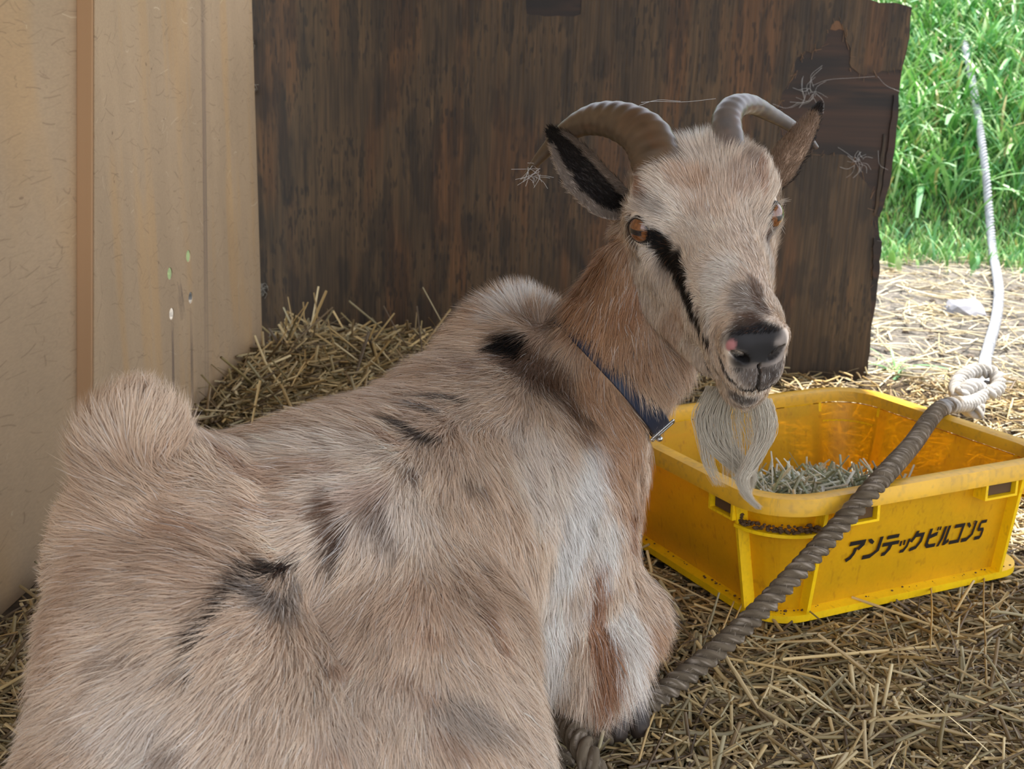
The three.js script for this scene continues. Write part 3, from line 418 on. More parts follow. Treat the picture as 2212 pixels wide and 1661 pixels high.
function growHair(name, net, list, flowList, count, style) {
  const tri = net.idx.length / 3, cum = new Float64Array(tri), A = V(0, 0, 0), B = V(0, 0, 0), C = V(0, 0, 0), e1 = V(0, 0, 0), e2 = V(0, 0, 0); let sum = 0;
  for (let t = 0; t < tri; t++) { A.fromArray(net.pos, net.idx[t * 3] * 3); B.fromArray(net.pos, net.idx[t * 3 + 1] * 3); C.fromArray(net.pos, net.idx[t * 3 + 2] * 3); sum += e1.subVectors(B, A).cross(e2.subVectors(C, A)).length() * style.density(A, V(net.nor[net.idx[t * 3] * 3], net.nor[net.idx[t * 3] * 3 + 1], net.nor[net.idx[t * 3] * 3 + 2])); cum[t] = sum; }
  const HP5 = [[-0.5, 0, 0], [0.5, 0, 0], [-0.4, 0.5, 0.26], [0.4, 0.5, 0.26], [0, 0.97, 0.28]], pos = new Float32Array(count * 15), nor = new Float32Array(count * 15), clr = new Float32Array(count * 15), n = V(0, 0, 0), d = V(0, 0, 0), s = V(0, 0, 0), q = V(0, 0, 0), col = new THREE.Color(); let made = 0;
  const other = style.other;
  for (let tries = 0; made < count && tries < count * 1.6; tries++) {
    const r = rnd() * sum; let a = 0, b = tri - 1; while (a < b) { const m = a + b >> 1; cum[m] < r ? a = m + 1 : b = m; }
    let u = rnd(), v = rnd(); if (u + v > 1) { u = 1 - u; v = 1 - v; } const i0 = net.idx[a * 3] * 3, i1 = net.idx[a * 3 + 1] * 3, i2 = net.idx[a * 3 + 2] * 3, w = 1 - u - v;
    q.set(net.pos[i0] * w + net.pos[i1] * u + net.pos[i2] * v, net.pos[i0 + 1] * w + net.pos[i1 + 1] * u + net.pos[i2 + 1] * v, net.pos[i0 + 2] * w + net.pos[i1 + 2] * u + net.pos[i2 + 2] * v);
    if (other && other(q.x, q.y, q.z) < 0.002) continue; if (style.skip && style.skip(q)) continue;
    n.set(net.nor[i0] * w + net.nor[i1] * u + net.nor[i2] * v, net.nor[i0 + 1] * w + net.nor[i1 + 1] * u + net.nor[i2 + 1] * v, net.nor[i0 + 2] * w + net.nor[i1 + 2] * u + net.nor[i2 + 2] * v).normalize();
    const L = lie(q, flowList); d.set(L[0], L[1], L[2]);
    const cl = 26, tx = noise(q.x * cl * 3, q.y * cl * 3, q.z * cl * 3) - 0.5, ty = noise(q.x * cl * 3 + 31, q.y * cl * 3, q.z * cl * 3) - 0.5;   // locks
    d.addScaledVector(n, -d.dot(n)).normalize(); s.crossVectors(d, n).normalize(); d.addScaledVector(s, (tx * 0.85 + (rnd() - 0.5) * 0.6) * style.messy).addScaledVector(n, (L[3] + ty * 0.3 * style.messy + (rnd() - 0.5) * 0.25)).normalize();
    s.crossVectors(d, n).normalize(); n.crossVectors(s, d).normalize();
    const roll = (rnd() - 0.5) * 1.4, cr = Math.cos(roll), sr = Math.sin(roll), sx = s.clone().multiplyScalar(cr).addScaledVector(n, sr);
    const len = style.len(q) * L[4] * (0.65 + 0.7 * rnd()), wd = style.width * (0.6 + 0.8 * rnd());
    let c = coat(q, list, style.onHead); const k = (0.8 + 0.4 * rnd()) * (1 + 0.16 * tx); if (rnd() < 0.09 && c[0] > 0.12) c = mix3(c, WHITE, 0.6); else if (rnd() < 0.08) c = mix3(c, BROWN, 0.5);
    for (let j = 0; j < 5; j++) {
      const o = made * 15 + j * 3, A = HP5[j], X = A[0] * wd, Y = A[1] * len, Z = A[2] * len * style.rise, nx = A[0] * 0.9;
      pos[o] = q.x + sx.x * X + d.x * Y + n.x * Z; pos[o + 1] = q.y + sx.y * X + d.y * Y + n.y * Z; pos[o + 2] = q.z + sx.z * X + d.z * Y + n.z * Z;
      nor[o] = sx.x * nx + n.x * 0.87 - d.x * 0.2; nor[o + 1] = sx.y * nx + n.y * 0.87 - d.y * 0.2; nor[o + 2] = sx.z * nx + n.z * 0.87 - d.z * 0.2;
      clr[o] = Math.min(0.95, c[0] * k); clr[o + 1] = Math.min(0.95, c[1] * k); clr[o + 2] = Math.min(0.95, c[2] * k);
    }
    made++;
  }
  const idx = new Uint32Array(made * 9); for (let i = 0; i < made; i++) { const v = i * 5; idx.set([v, v + 1, v + 2, v + 1, v + 3, v + 2, v + 2, v + 3, v + 4], i * 9); }
  const g = new THREE.BufferGeometry(); g.setAttribute('position', new THREE.BufferAttribute(pos.subarray(0, made * 15), 3)); g.setAttribute('normal', new THREE.BufferAttribute(nor.subarray(0, made * 15), 3)); g.setAttribute('color', new THREE.BufferAttribute(clr.subarray(0, made * 15), 3)); g.setIndex(new THREE.BufferAttribute(idx, 1));
  return stuff(mesh(name, g, coatMat, goat));
}
const seen = (p, n) => { const v = camera.position.clone().sub(p).normalize().dot(n); return v > -0.35 ? 1 : v > -0.6 ? 0.5 : 0.15; };
growHair('body_hair', bodyNet, bodyMarks, bodyFlows, 380000, { density: (p, n) => seen(p, n) * (p.y < 0.05 ? 0.3 : 1), width: 0.0006, rise: 0.75, seg: 3, messy: 1, len: (q) => q.y > 0.46 && q.x > 0 ? 0.022 : 0.031, other: headField, skip: (q) => { const h = q.clone().sub(collarPlane.p).dot(collarPlane.n); const k = q.clone().sub(collarPlane.p).dot(camRight); return k > -0.035 && h > -0.0105 && h < 0.012 && q.distanceTo(collarPlane.p) < 0.14; } });
const dEye = (q, sx) => Math.hypot(q.x - sx * EYE_L[0], q.y - EYE_L[1], q.z - EYE_L[2]);
growHair('face_hair', headNet, headMarks, headFlows, 150000, { onHead: true, density: (p, n) => { const q = p.clone().applyMatrix4(headI); return seen(p, n) * (q.z > 0.17 ? 0.8 : 1); }, width: 0.0005, rise: 0.8, seg: 3, messy: 0.7, len: (q) => { const l = q.clone().applyMatrix4(headI); return l.z > 0.165 ? 0.004 : l.z > 0.12 ? 0.008 : lerp(0.015, 0.009, sstep(-0.05, 0.1, l.z)); }, other: bodyField, skip: (p) => { const q = p.clone().applyMatrix4(headI); return dEye(q, 1) < 0.0166 || dEye(q, -1) < 0.0166 || (q.z > 0.186 && q.y > -0.052 && q.y < -0.024); } });
// eyes
for (const sx of [-1, 1]) {
  const g = new THREE.SphereGeometry(EYE_R, 64, 48), p = g.attributes.position, col = [];
  const gaze = V(sx * 0.78, 0.05, 0.62).normalize(), hor = V(0, 1, 0).cross(gaze).normalize(), ver = gaze.clone().cross(hor).normalize();
  for (let i = 0; i < p.count; i++) {
    const q = V(p.getX(i), p.getY(i), p.getZ(i)).normalize(), a = q.dot(hor), b = q.dot(ver), f = q.dot(gaze), r = Math.hypot(a, b);
    let c = mix3(lin(136, 84, 44), lin(84, 48, 26), clamp(fbm(Math.atan2(b, a) * 5, r * 6, 2) * 1.6 - 0.4)); if (f < 0.2 || r > 0.80) c = lin(30, 22, 18); if (f > 0 && Math.abs(a) < 0.56 && Math.abs(b) < 0.21 - 0.05 * Math.abs(a)) c = lin(14, 13, 18);
    col.push(...c);
  }
  g.setAttribute('color', new THREE.Float32BufferAttribute(col, 3));
  const e = mesh('eye', g, phys({ vertexColors: true, roughness: 0.25, clearcoat: 1, clearcoatRoughness: 0.03 }), goat); e.userData.label = 'amber eye with a dark horizontal slit pupil';
  e.matrixAutoUpdate = false; e.matrix.copy(headM).multiply(new THREE.Matrix4().makeTranslation(sx * EYE_L[0], EYE_L[1], EYE_L[2]));
  const ring = []; for (let i = 0; i <= 40; i++) { const a = i / 40 * Math.PI * 2; ring.push(gaze.clone().multiplyScalar(0.0052).addScaledVector(hor, Math.cos(a) * 0.0124).addScaledVector(ver, Math.sin(a) * 0.0112)); }
  mesh('eyelid', sweep(ring, 0.0016, { seg: 8, cap: false }), std({ color: new THREE.Color().setRGB(...lin(34, 27, 24)), roughness: 0.5 }), e);
  const lash = []; for (let i = 0; i < 26; i++) { const up = i < 16, a = up ? lerp(0.5, 2.6, i / 15) : lerp(3.8, 5.6, (i - 16) / 9), b = gaze.clone().multiplyScalar(0.006).addScaledVector(hor, Math.cos(a) * 0.0122).addScaledVector(ver, Math.sin(a) * 0.0108), o = gaze.clone().multiplyScalar(0.7).addScaledVector(hor, Math.cos(a) * 0.9).addScaledVector(ver, Math.sin(a) * 0.5 - (up ? 0 : 0.7)).normalize(), l = R(0.006, 0.013); lash.push(sweep([b, b.clone().addScaledVector(o, l * 0.5), b.clone().addScaledVector(o, l).addScaledVector(ver, -l * 0.18)], [0.0003, 0.00022, 0.00005], { seg: 4 })); }
  mesh('eyelashes', mergeGeometries(lash), std({ color: rgb(190, 178, 162), roughness: 0.6 }), e);
}
// horns
function horn(list, label, seed, grey = lin(84, 70, 56)) {
  const n = 90, P = curvePts(list.map((a) => at(a[0], a[1], a[2])), n), rr = []; for (let i = 0; i <= n; i++) { const t = i / n * (list.length - 1), k = Math.min(list.length - 2, Math.floor(t)); rr.push(rad(lerp(list[k][3], list[k + 1][3], t - k), lerp(list[k][2], list[k + 1][2], t - k)) * (1 + 0.02 * Math.sin(i * 1.4) * sstep(1, 0.5, i / n) + 0.015 * (noise(i / 2, seed) - 0.5))); }
  const g = sweep(P, rr, { seg: 28, flat: 0.82, frame: camRight.clone().add(camUp), colorAt: (t, a, p) => { const s = fbm(a * 3, t * 40, seed, 3), w = noise(t * 60, a * 2, seed + 4); let c = mix3(lin(104, 84, 62), lin(64, 50, 38), clamp(s * 1.7 - 0.4)); c = mix3(c, lin(116, 78, 48), 0.5 * sstep(0.5, 0.7, fbm(t * 9, a * 1.5, seed + 8))); c = mix3(c, lin(62, 52, 44), 0.3 * sstep(0.6, 0.85, w)); return mix3(c, grey, 0.55 * sstep(0.2, 0.6, fbm(t * 7, a, seed + 3))); } });
  const m = mesh('horn', g, phys({ vertexColors: true, roughness: 0.38, clearcoat: 0.25, clearcoatRoughness: 0.35 }), goat); m.userData.label = label; return m;
}
horn([[1430, 410, 1.12, 50], [1420, 352, 1.125, 56], [1394, 294, 1.14, 53], [1340, 262, 1.165, 46], [1280, 258, 1.19, 38], [1224, 284, 1.21, 27], [1172, 334, 1.225, 16], [1124, 393, 1.235, 4]], 'brown horn sweeping to the left', 3);
horn([[1578, 380, 1.12, 34], [1575, 312, 1.125, 34], [1569, 262, 1.14, 33], [1586, 231, 1.16, 30], [1622, 226, 1.185, 26], [1664, 246, 1.21, 20], [1706, 270, 1.23, 16], [1742, 296, 1.245, 12], [1765, 320, 1.25, 6]], 'horn sweeping to the right, sky sheen put into its grey tone', 7, lin(116, 114, 114));  // greyer than the other horn: reflected sky painted into its colour
// ears: cupped, two skins
function ear(center, widths, open, label, inside, outside, innerDark) {
  const n = 30, m = 16, C = curvePts(center, n), pos = [], col = [], idx = [], nor = [];
  const grid = (side) => { for (let i = 0; i <= n; i++) { const t = i / n, k = t * (widths.length - 1), f = Math.min(widths.length - 2, Math.floor(k)), w = lerp(widths[f], widths[f + 1], k - f); const T = C[Math.min(n, i + 1)].clone().sub(C[Math.max(0, i - 1)]).normalize(), N = open.clone().addScaledVector(T, -open.dot(T)).normalize(), S = T.clone().cross(N);
    for (let j = 0; j <= m; j++) { const v = j / m * 2 - 1, th = v * 1.15, p = C[i].clone().addScaledVector(S, Math.sin(th) / Math.sin(1.15) * w).addScaledVector(N, (1 - Math.cos(th)) * w * 0.95 - 0.3 * w).addScaledVector(N, side * 0.0013 * (1 - v * v * 0.9)); pos.push(p.x, p.y, p.z); col.push(...(side > 0 ? inside(t, v, p) : outside(t, v, p))); } } };
  grid(1); grid(-1); const o = (n + 1) * (m + 1);
  for (let i = 0; i < n; i++) for (let j = 0; j < m; j++) { const a = i * (m + 1) + j, b = a + 1, c = a + m + 1, d = c + 1; idx.push(a, b, c, b, d, c, o + a, o + c, o + b, o + b, o + c, o + d); }
  for (let i = 0; i < n; i++) for (const j of [0, m]) { const a = i * (m + 1) + j, c = a + m + 1; idx.push(a, c, o + a, c, o + c, o + a); }
  const g = bufGeo(pos, idx, { color: col }), e = mesh('ear', g, std({ vertexColors: true, roughness: 0.8 }), goat); e.userData.label = label;
  return { pos, idx, nor: Array.from(g.attributes.normal.array), col, C };
}
const furC = lin(206, 186, 164);
const earL = ear([at(1362, 452, 1.16), at(1318, 428, 1.15), at(1262, 372, 1.16), at(1222, 318, 1.175), at(1190, 282, 1.19)], [0.011, 0.0205, 0.0215, 0.0145, 0.003].map((x) => x), camFwd.clone().multiplyScalar(-1).addScaledVector(camRight, -0.35).addScaledVector(camUp, -0.35).normalize(), 'ear with dark hollow, tip pointing up left',
  (t, v, p) => { const k = Math.abs(v + 0.05) + (fbm(t * 14, v * 4, 3) - 0.5) * 0.35; let c = k < 0.52 && t > 0.05 ? lin(34, 29, 28) : lin(150, 136, 124); if (t > 0.86) c = lin(34, 30, 28); return c; }, (t, v) => (t > 0.88 || v > 0.75 ? lin(40, 34, 31) : furC));
const earR = ear([at(1655, 405, 1.155), at(1676, 372, 1.16), at(1708, 318, 1.17), at(1742, 268, 1.185), at(1768, 230, 1.195)], [0.012, 0.0185, 0.0185, 0.012, 0.0025], camFwd.clone().addScaledVector(camRight, 0.75).addScaledVector(camUp, -0.35).normalize(), 'ear seen from behind, tip pointing up right',
  (t, v) => lin(60, 48, 42), (t, v, p) => { let c = mix3(lin(150, 122, 98), lin(176, 150, 126), fbm(t * 8, v * 3, 5)); if (t > 0.86 || v < -0.9) c = lin(42, 34, 30); return c; });
{ // short hair on the ears
  const im = new THREE.InstancedMesh(hairGeo(2), hairMat, 14000), M = new THREE.Matrix4(), col = new THREE.Color(); let k = 0;
  for (const E of [earL, earR]) { const ax = E.C[30].clone().sub(E.C[0]).normalize(); for (let q = 0; q < 7000; q++) { const t = Math.floor(rnd() * E.idx.length / 3) * 3, u = rnd(), v = rnd() * (1 - u), w = 1 - u - v, i = [E.idx[t] * 3, E.idx[t + 1] * 3, E.idx[t + 2] * 3], g = (A) => V(A[i[0]] * w + A[i[1]] * u + A[i[2]] * v, A[i[0] + 1] * w + A[i[1] + 1] * u + A[i[2] + 1] * v, A[i[0] + 2] * w + A[i[1] + 2] * u + A[i[2] + 2] * v), p = g(E.pos), n = g(E.nor).normalize(), c = g(E.col);
    const d = ax.clone().add(V(R(-0.4, 0.4), R(-0.4, 0.4), R(-0.4, 0.4))); d.addScaledVector(n, -d.dot(n) + R(-0.05, 0.25)).normalize(); const s = d.clone().cross(n).normalize(), l = R(0.003, 0.009); M.makeBasis(s.clone().multiplyScalar(0.0006), d.clone().multiplyScalar(l), n.clone().multiplyScalar(l * 0.6)).setPosition(p); im.setMatrixAt(k, M); const b = R(0.8, 1.2); im.setColorAt(k, col.setRGB(c.x * b, c.y * b, c.z * b)); k++; } }
  stuff(put(im, 'ear_hair', goat));
}
// beard: two wavy locks of long hair
{
  const locks = [
    { pts: [[1560, 842, 1.03], [1538, 900, 1.02], [1550, 960, 1.015], [1590, 1000, 1.01], [1618, 1030, 1.01], [1612, 1066, 1.01]], spread: [26, 42, 38, 30, 20, 10], n: 430 },
    { front: 1, pts: [[1640, 862, 0.99], [1655, 905, 0.985], [1650, 950, 0.985], [1622, 1000, 0.985], [1602, 1035, 0.985], [1612, 1072, 0.985], [1640, 1098, 0.985]], spread: [24, 26, 22, 18, 13, 9, 5], n: 400 },
    { pts: [[1595, 856, 1.01], [1592, 905, 1.0], [1600, 950, 1.0], [1604, 1000, 1.0], [1600, 1050, 1.0]], spread: [30, 52, 54, 46, 40], n: 170 },
    { pts: [[1545, 836, 1.03], [1516, 900, 1.03], [1530, 1000, 1.03], [1552, 1050, 1.03]], spread: [20, 18, 14, 10], n: 120 },
  ];
  const depthOf = (q) => q.clone().applyMatrix4(headM).sub(camera.position).dot(camFwd), back0 = depthOf(V(0, -0.10, 0.115)), front0 = depthOf(V(0, -0.105, 0.15));
  for (const L of locks) for (const q of L.pts) q[2] = L.front ? front0 : back0;
  const parts = [];
  for (const L of locks) for (let h = 0; h < L.n; h++) {
    const a = rnd() * 6.28, r = Math.sqrt(rnd()), end = L.pts.length - 1 - (rnd() < 0.4 ? rnd() * 1.5 : 0), pts = [];
    for (let i = 0; i <= 9; i++) { const t = i / 9 * end, k = Math.min(L.pts.length - 2, Math.floor(t)), f = t - k, A = L.pts[k], B = L.pts[k + 1], s = lerp(L.spread[k], L.spread[k + 1], f), wob = Math.sin(t * 2.2 + h) * 2.2 * (h % 4); pts.push(at(lerp(A[0], B[0], f) + Math.cos(a) * r * s + wob, lerp(A[1], B[1], f) + Math.sin(a * 3 + h) * 3, lerp(A[2], B[2], f) + Math.sin(a) * r * s * 0.6 / FOCAL)); }
    const w = R(0.00014, 0.00027), c = mix3(lin(240, 230, 208), TAN, rnd() < 0.3 ? 0.45 * rnd() : 0.1 * rnd()), b = R(0.78, 1.0);
    parts.push(sweep(curvePts(pts, 14), Array.from({ length: 15 }, (_, i) => w * (1 - (i / 14) ** 3 * 0.85)), { seg: 3, cap: false, colorAt: () => c.map((x) => x * b) }));
  }
  stuff(mesh('beard', mergeGeometries(parts), phys({ vertexColors: true, roughness: 0.45, transmission: 0.25, thickness: 0 }), goat));
}
// cloven front hoof folded under the chest, hind hoof beside the belly
function hoof(p, dir, s, label) {
  const up = V(0, 1, 0), side = dir.clone().cross(up).normalize();
  for (const k of [-1, 1]) { const C = curvePts([0, 0.35, 0.7, 1].map((t) => p.clone().addScaledVector(dir, t * s).addScaledVector(side, k * s * (0.2 + 0.05 * t)).addScaledVector(up, -0.12 * s * t * t)), 12); const g = sweep(C, C.map((_, i) => s * lerp(0.30, 0.16, (i / 12) ** 3)), { seg: 12, colorAt: (t, a, q) => mix3(lin(70, 56, 44), lin(36, 30, 26), fbm(a * 2, t * 12, 3)) }); const m = mesh('hoof', g, std({ vertexColors: true, roughness: 0.55 }), goat); m.userData.label = label; }
}
hoof(atY(1335, 1478, 0.07), V(0.25, -0.75, 0.6).normalize(), 0.05, 'dark cloven hoof under the chest');
hoof(V(0.05, 0.045, -0.78), V(0.9, -0.2, 0.3).normalize(), 0.06, 'hind hoof in front of the belly');

// collar with a metal keeper, round the neck
{
  const u = V(0, 0, 0).copy(camFwd).addScaledVector(collarPlane.n, -camFwd.dot(collarPlane.n)).normalize(), w = collarPlane.n.clone().cross(u), N = 72, pos = [], idx = [], c0 = collarPlane.p.clone().addScaledVector(camFwd, 0.03);
  const ringAt = (a, h) => { const d = u.clone().multiplyScalar(Math.cos(a)).addScaledVector(w, Math.sin(a)), b = c0.clone().addScaledVector(collarPlane.n, h); let t = 0.02; for (let i = 0; i < 60; i++) { const p = b.clone().addScaledVector(d, t), f = bodyField(p.x, p.y, p.z); if (f > 0.007) break; t += Math.max(0.0015, (0.007 - f) * 0.6); if (t > 0.13) break; } return [b, d, t]; };
  const rads = Array.from({ length: N }, (_, i) => ringAt(i / N * Math.PI * 2, 0)[2]), sm = rads.map((_, i) => { let s = 0; for (let k = -3; k <= 3; k++) s += rads[(i + k + N) % N]; return s / 7; });
  const prof = [[-0.0105, 0], [-0.0105, 0.0028], [-0.009, 0.0036], [0.009, 0.0036], [0.0105, 0.0028], [0.0105, 0]];
  for (let i = 0; i < N; i++) { const a = i / N * Math.PI * 2, d = u.clone().multiplyScalar(Math.cos(a)).addScaledVector(w, Math.sin(a)); for (const [h, o] of prof) { const sink = 0.0075 * sstep(0.1, -0.5, d.dot(camRight) - d.dot(camUp)), p = c0.clone().addScaledVector(collarPlane.n, h).addScaledVector(d, sm[i] + o - sink); pos.push(p.x, p.y, p.z); } }
  const m = prof.length; for (let i = 0; i < N; i++) for (let j = 0; j < m; j++) { const a = i * m + j, b = i * m + (j + 1) % m, c = (i + 1) % N * m + j, d = (i + 1) % N * m + (j + 1) % m; idx.push(a, c, b, b, c, d); }
  const col = thing('collar', 'navy blue strap collar around the goat neck', 'collar');
  mesh('strap', bufGeo(pos, idx), std({ color: rgb(30, 40, 60), roughness: 0.6 }), col);
  let best = 0, bs = -9; for (let i = 0; i < N; i++) { const a = i / N * Math.PI * 2, d = u.clone().multiplyScalar(Math.cos(a)).addScaledVector(w, Math.sin(a)), s = d.dot(camRight) - d.dot(camUp) - 0.35 * d.dot(camFwd); if (s > bs) { bs = s; best = i; } }
  const a = best / N * Math.PI * 2, d = u.clone().multiplyScalar(Math.cos(a)).addScaledVector(w, Math.sin(a)), tng = collarPlane.n.clone().cross(d), bp = c0.clone().addScaledVector(d, sm[best] + 0.004), metal = std({ color: rgb(190, 190, 186), metalness: 1, roughness: 0.3 });
  const loop = [[-0.014, -0.006], [0.014, -0.006], [0.014, 0.006], [-0.014, 0.006], [-0.014, -0.006]].map(([h, q]) => bp.clone().addScaledVector(collarPlane.n, h).addScaledVector(tng, q));
  mesh('buckle', sweep(curvePts(loop, 40, 0.1), 0.0014, { seg: 8 }), metal, col); mesh('rivet', new THREE.SphereGeometry(0.0036, 16, 10).scale(1, 0.8, 1).translate(...bp.clone().addScaledVector(d, 0.004).addScaledVector(collarPlane.n, -0.008).toArray()), metal, col);
}

// ---------------------------------------------------------------- yellow tub
const TUB = { L: 0.485, W: 0.427, H: 0.166, r: 0.075 };
const tubM = new THREE.Matrix4().makeRotationY(0.451).multiply(new THREE.Matrix4().makeRotationX(-0.064)).multiply(new THREE.Matrix4().makeRotationZ(-0.003)).setPosition(0.3, 0.03, -1.243), tubI = tubM.clone().invert();
const tub = thing('plastic_tub', 'yellow plastic tub of hay with black lettering', 'tub'); tub.matrixAutoUpdate = false; tub.matrix.copy(tubM);
// local axes: x along the lettered side, -z along the side by the goat, y up; the near corner is the origin
function ringPts(inset, y, n = 9) { const { L, W, r } = TUB, rr = Math.max(0.006, r - inset * 0.8), x0 = inset, x1 = L - inset, z0 = -W + inset, z1 = -inset, out = []; for (const [cx, cz, a0] of [[x1 - rr, z1 - rr, Math.PI / 2], [x1 - rr, z0 + rr, 0], [x0 + rr, z0 + rr, -Math.PI / 2], [x0 + rr, z1 - rr, -Math.PI]]) for (let k = 0; k <= n; k++) { const a = a0 - k / n * Math.PI / 2; out.push([cx + Math.cos(a) * rr, y, cz + Math.sin(a) * rr]); } return out; }
function loft(profile, closeIn) { const pos = [], idx = []; let n = 0; for (const [i, y] of profile) { const p = ringPts(i, y); n = p.length; for (const q of p) pos.push(...q); } for (let a = 0; a < profile.length - 1; a++) for (let k = 0; k < n; k++) { const A = a * n + k, B = a * n + (k + 1) % n, C = A + n, D = B + n; idx.push(A, C, B, B, C, D); } for (const e of closeIn || []) { const c = pos.length / 3, y = profile[e][1]; pos.push(TUB.L / 2, y, -TUB.W / 2); for (let k = 0; k < n; k++) e ? idx.push(c, e * n + k, e * n + (k + 1) % n) : idx.push(c, (k + 1) % n, k); } const g = bufGeo(pos, idx).toNonIndexed(); return g; }
import { toCreasedNormals } from 'three/addons/utils/BufferGeometryUtils.js';
const yellowTex = dataTex(512, 512, (u, v, i, j) => { const n = fbm(i / 60, j / 60, 51), m = fbm(i / 5, j / 5, 52, 3), k = 0.95 + 0.1 * n + 0.05 * (m - 0.5), d = sstep(0.62, 0.8, fbm(i / 8, j / 16, 55, 5)) * 0.3; return [lerp(250 * k, 180, d), lerp(204 * k, 136, d), lerp(12, 40, d)]; }, true, true);
const boxUV = (g) => { const p = g.attributes.position, n = g.attributes.normal, uv = []; for (let i = 0; i < p.count; i++) { const ax = Math.abs(n.getX(i)), ay = Math.abs(n.getY(i)), az = Math.abs(n.getZ(i)); uv.push(...(ay > ax && ay > az ? [p.getX(i) * 3, p.getZ(i) * 3] : ax > az ? [p.getZ(i) * 3, p.getY(i) * 3] : [p.getX(i) * 3, p.getY(i) * 3])); } g.setAttribute('uv', new THREE.Float32BufferAttribute(uv, 2)); return g; };
const yellow = phys({ map: yellowTex, roughness: 0.42, transmission: 0.5, thickness: 0, side: THREE.DoubleSide }), yellowThick = phys({ map: yellowTex, roughness: 0.4 });
const yellowRim = phys({ roughness: 0.5, map: dataTex(256, 256, (u, v, i, j) => { const n = fbm(i / 30, j / 30, 71), d = sstep(0.45, 0.8, fbm(i / 4, j / 4, 72, 5)) * 0.6; return [lerp(230, 172, d * 0.6) * (0.92 + 0.16 * n), lerp(176, 132, d * 0.6) * (0.92 + 0.16 * n), lerp(38, 66, d * 0.6)]; }, true, true) });
const { H: TH, L: TL, W: TW } = TUB;
const wallIn = (y) => lerp(0.040, 0.020, clamp((y - 0.01) / (TH - 0.04)));
mesh('shell', boxUV(toCreasedNormals(loft([[0.044, 0.004], [0.040, 0.012], [0.020, TH - 0.02], [0.0235, TH - 0.02], [0.0440, 0.014]], []), 0.6)), yellow, tub);
mesh('base', boxUV(toCreasedNormals(loft([[0.026, 0], [0.026, 0.009], [0.046, 0.012], [0.06, 0.0125]], [0, 3]), 0.5)), yellowThick, tub);
mesh('rim', boxUV(toCreasedNormals(loft([[0.0195, TH - 0.018], [0.0195, TH - 0.006], [0.003, TH - 0.006], [0.003, TH - 0.021], [0, TH - 0.021], [0, TH - 0.004], [0.002, TH - 0.001], [0.006, TH], [0.019, TH], [0.023, TH - 0.002], [0.0245, TH - 0.006], [0.0245, TH - 0.018]], []), 0.7)), yellowRim, tub);
// vertical stiffening ribs between shell and rim edge
function rib(side, s, y0 = 0.008, t = 0.005) { const prof = new THREE.Shape([[wallIn(y0) + 0.004, y0], [0.026, y0], [0.004, TH - 0.016], [0.023, TH - 0.016]].map((p) => new THREE.Vector2(p[0], p[1]))); const g = new THREE.ExtrudeGeometry(prof, { depth: t, bevelEnabled: false }).translate(0, 0, -t / 2); if (side === 'front') g.rotateY(Math.PI / 2).translate(s, 0, 0); else if (side === 'back') g.rotateY(-Math.PI / 2).translate(s, 0, -TW); else if (side === 'left') g.translate(0, 0, -s); else g.rotateY(Math.PI).translate(TL, 0, -s); return mesh('rib', boxUV(g), yellowThick, tub); }
for (const [sd, s] of [['front', 0.085], ['front', 0.40], ['left', 0.075], ['left', 0.34], ['back', 0.085], ['back', 0.40], ['right', 0.075], ['right', 0.34]]) rib(sd, s);
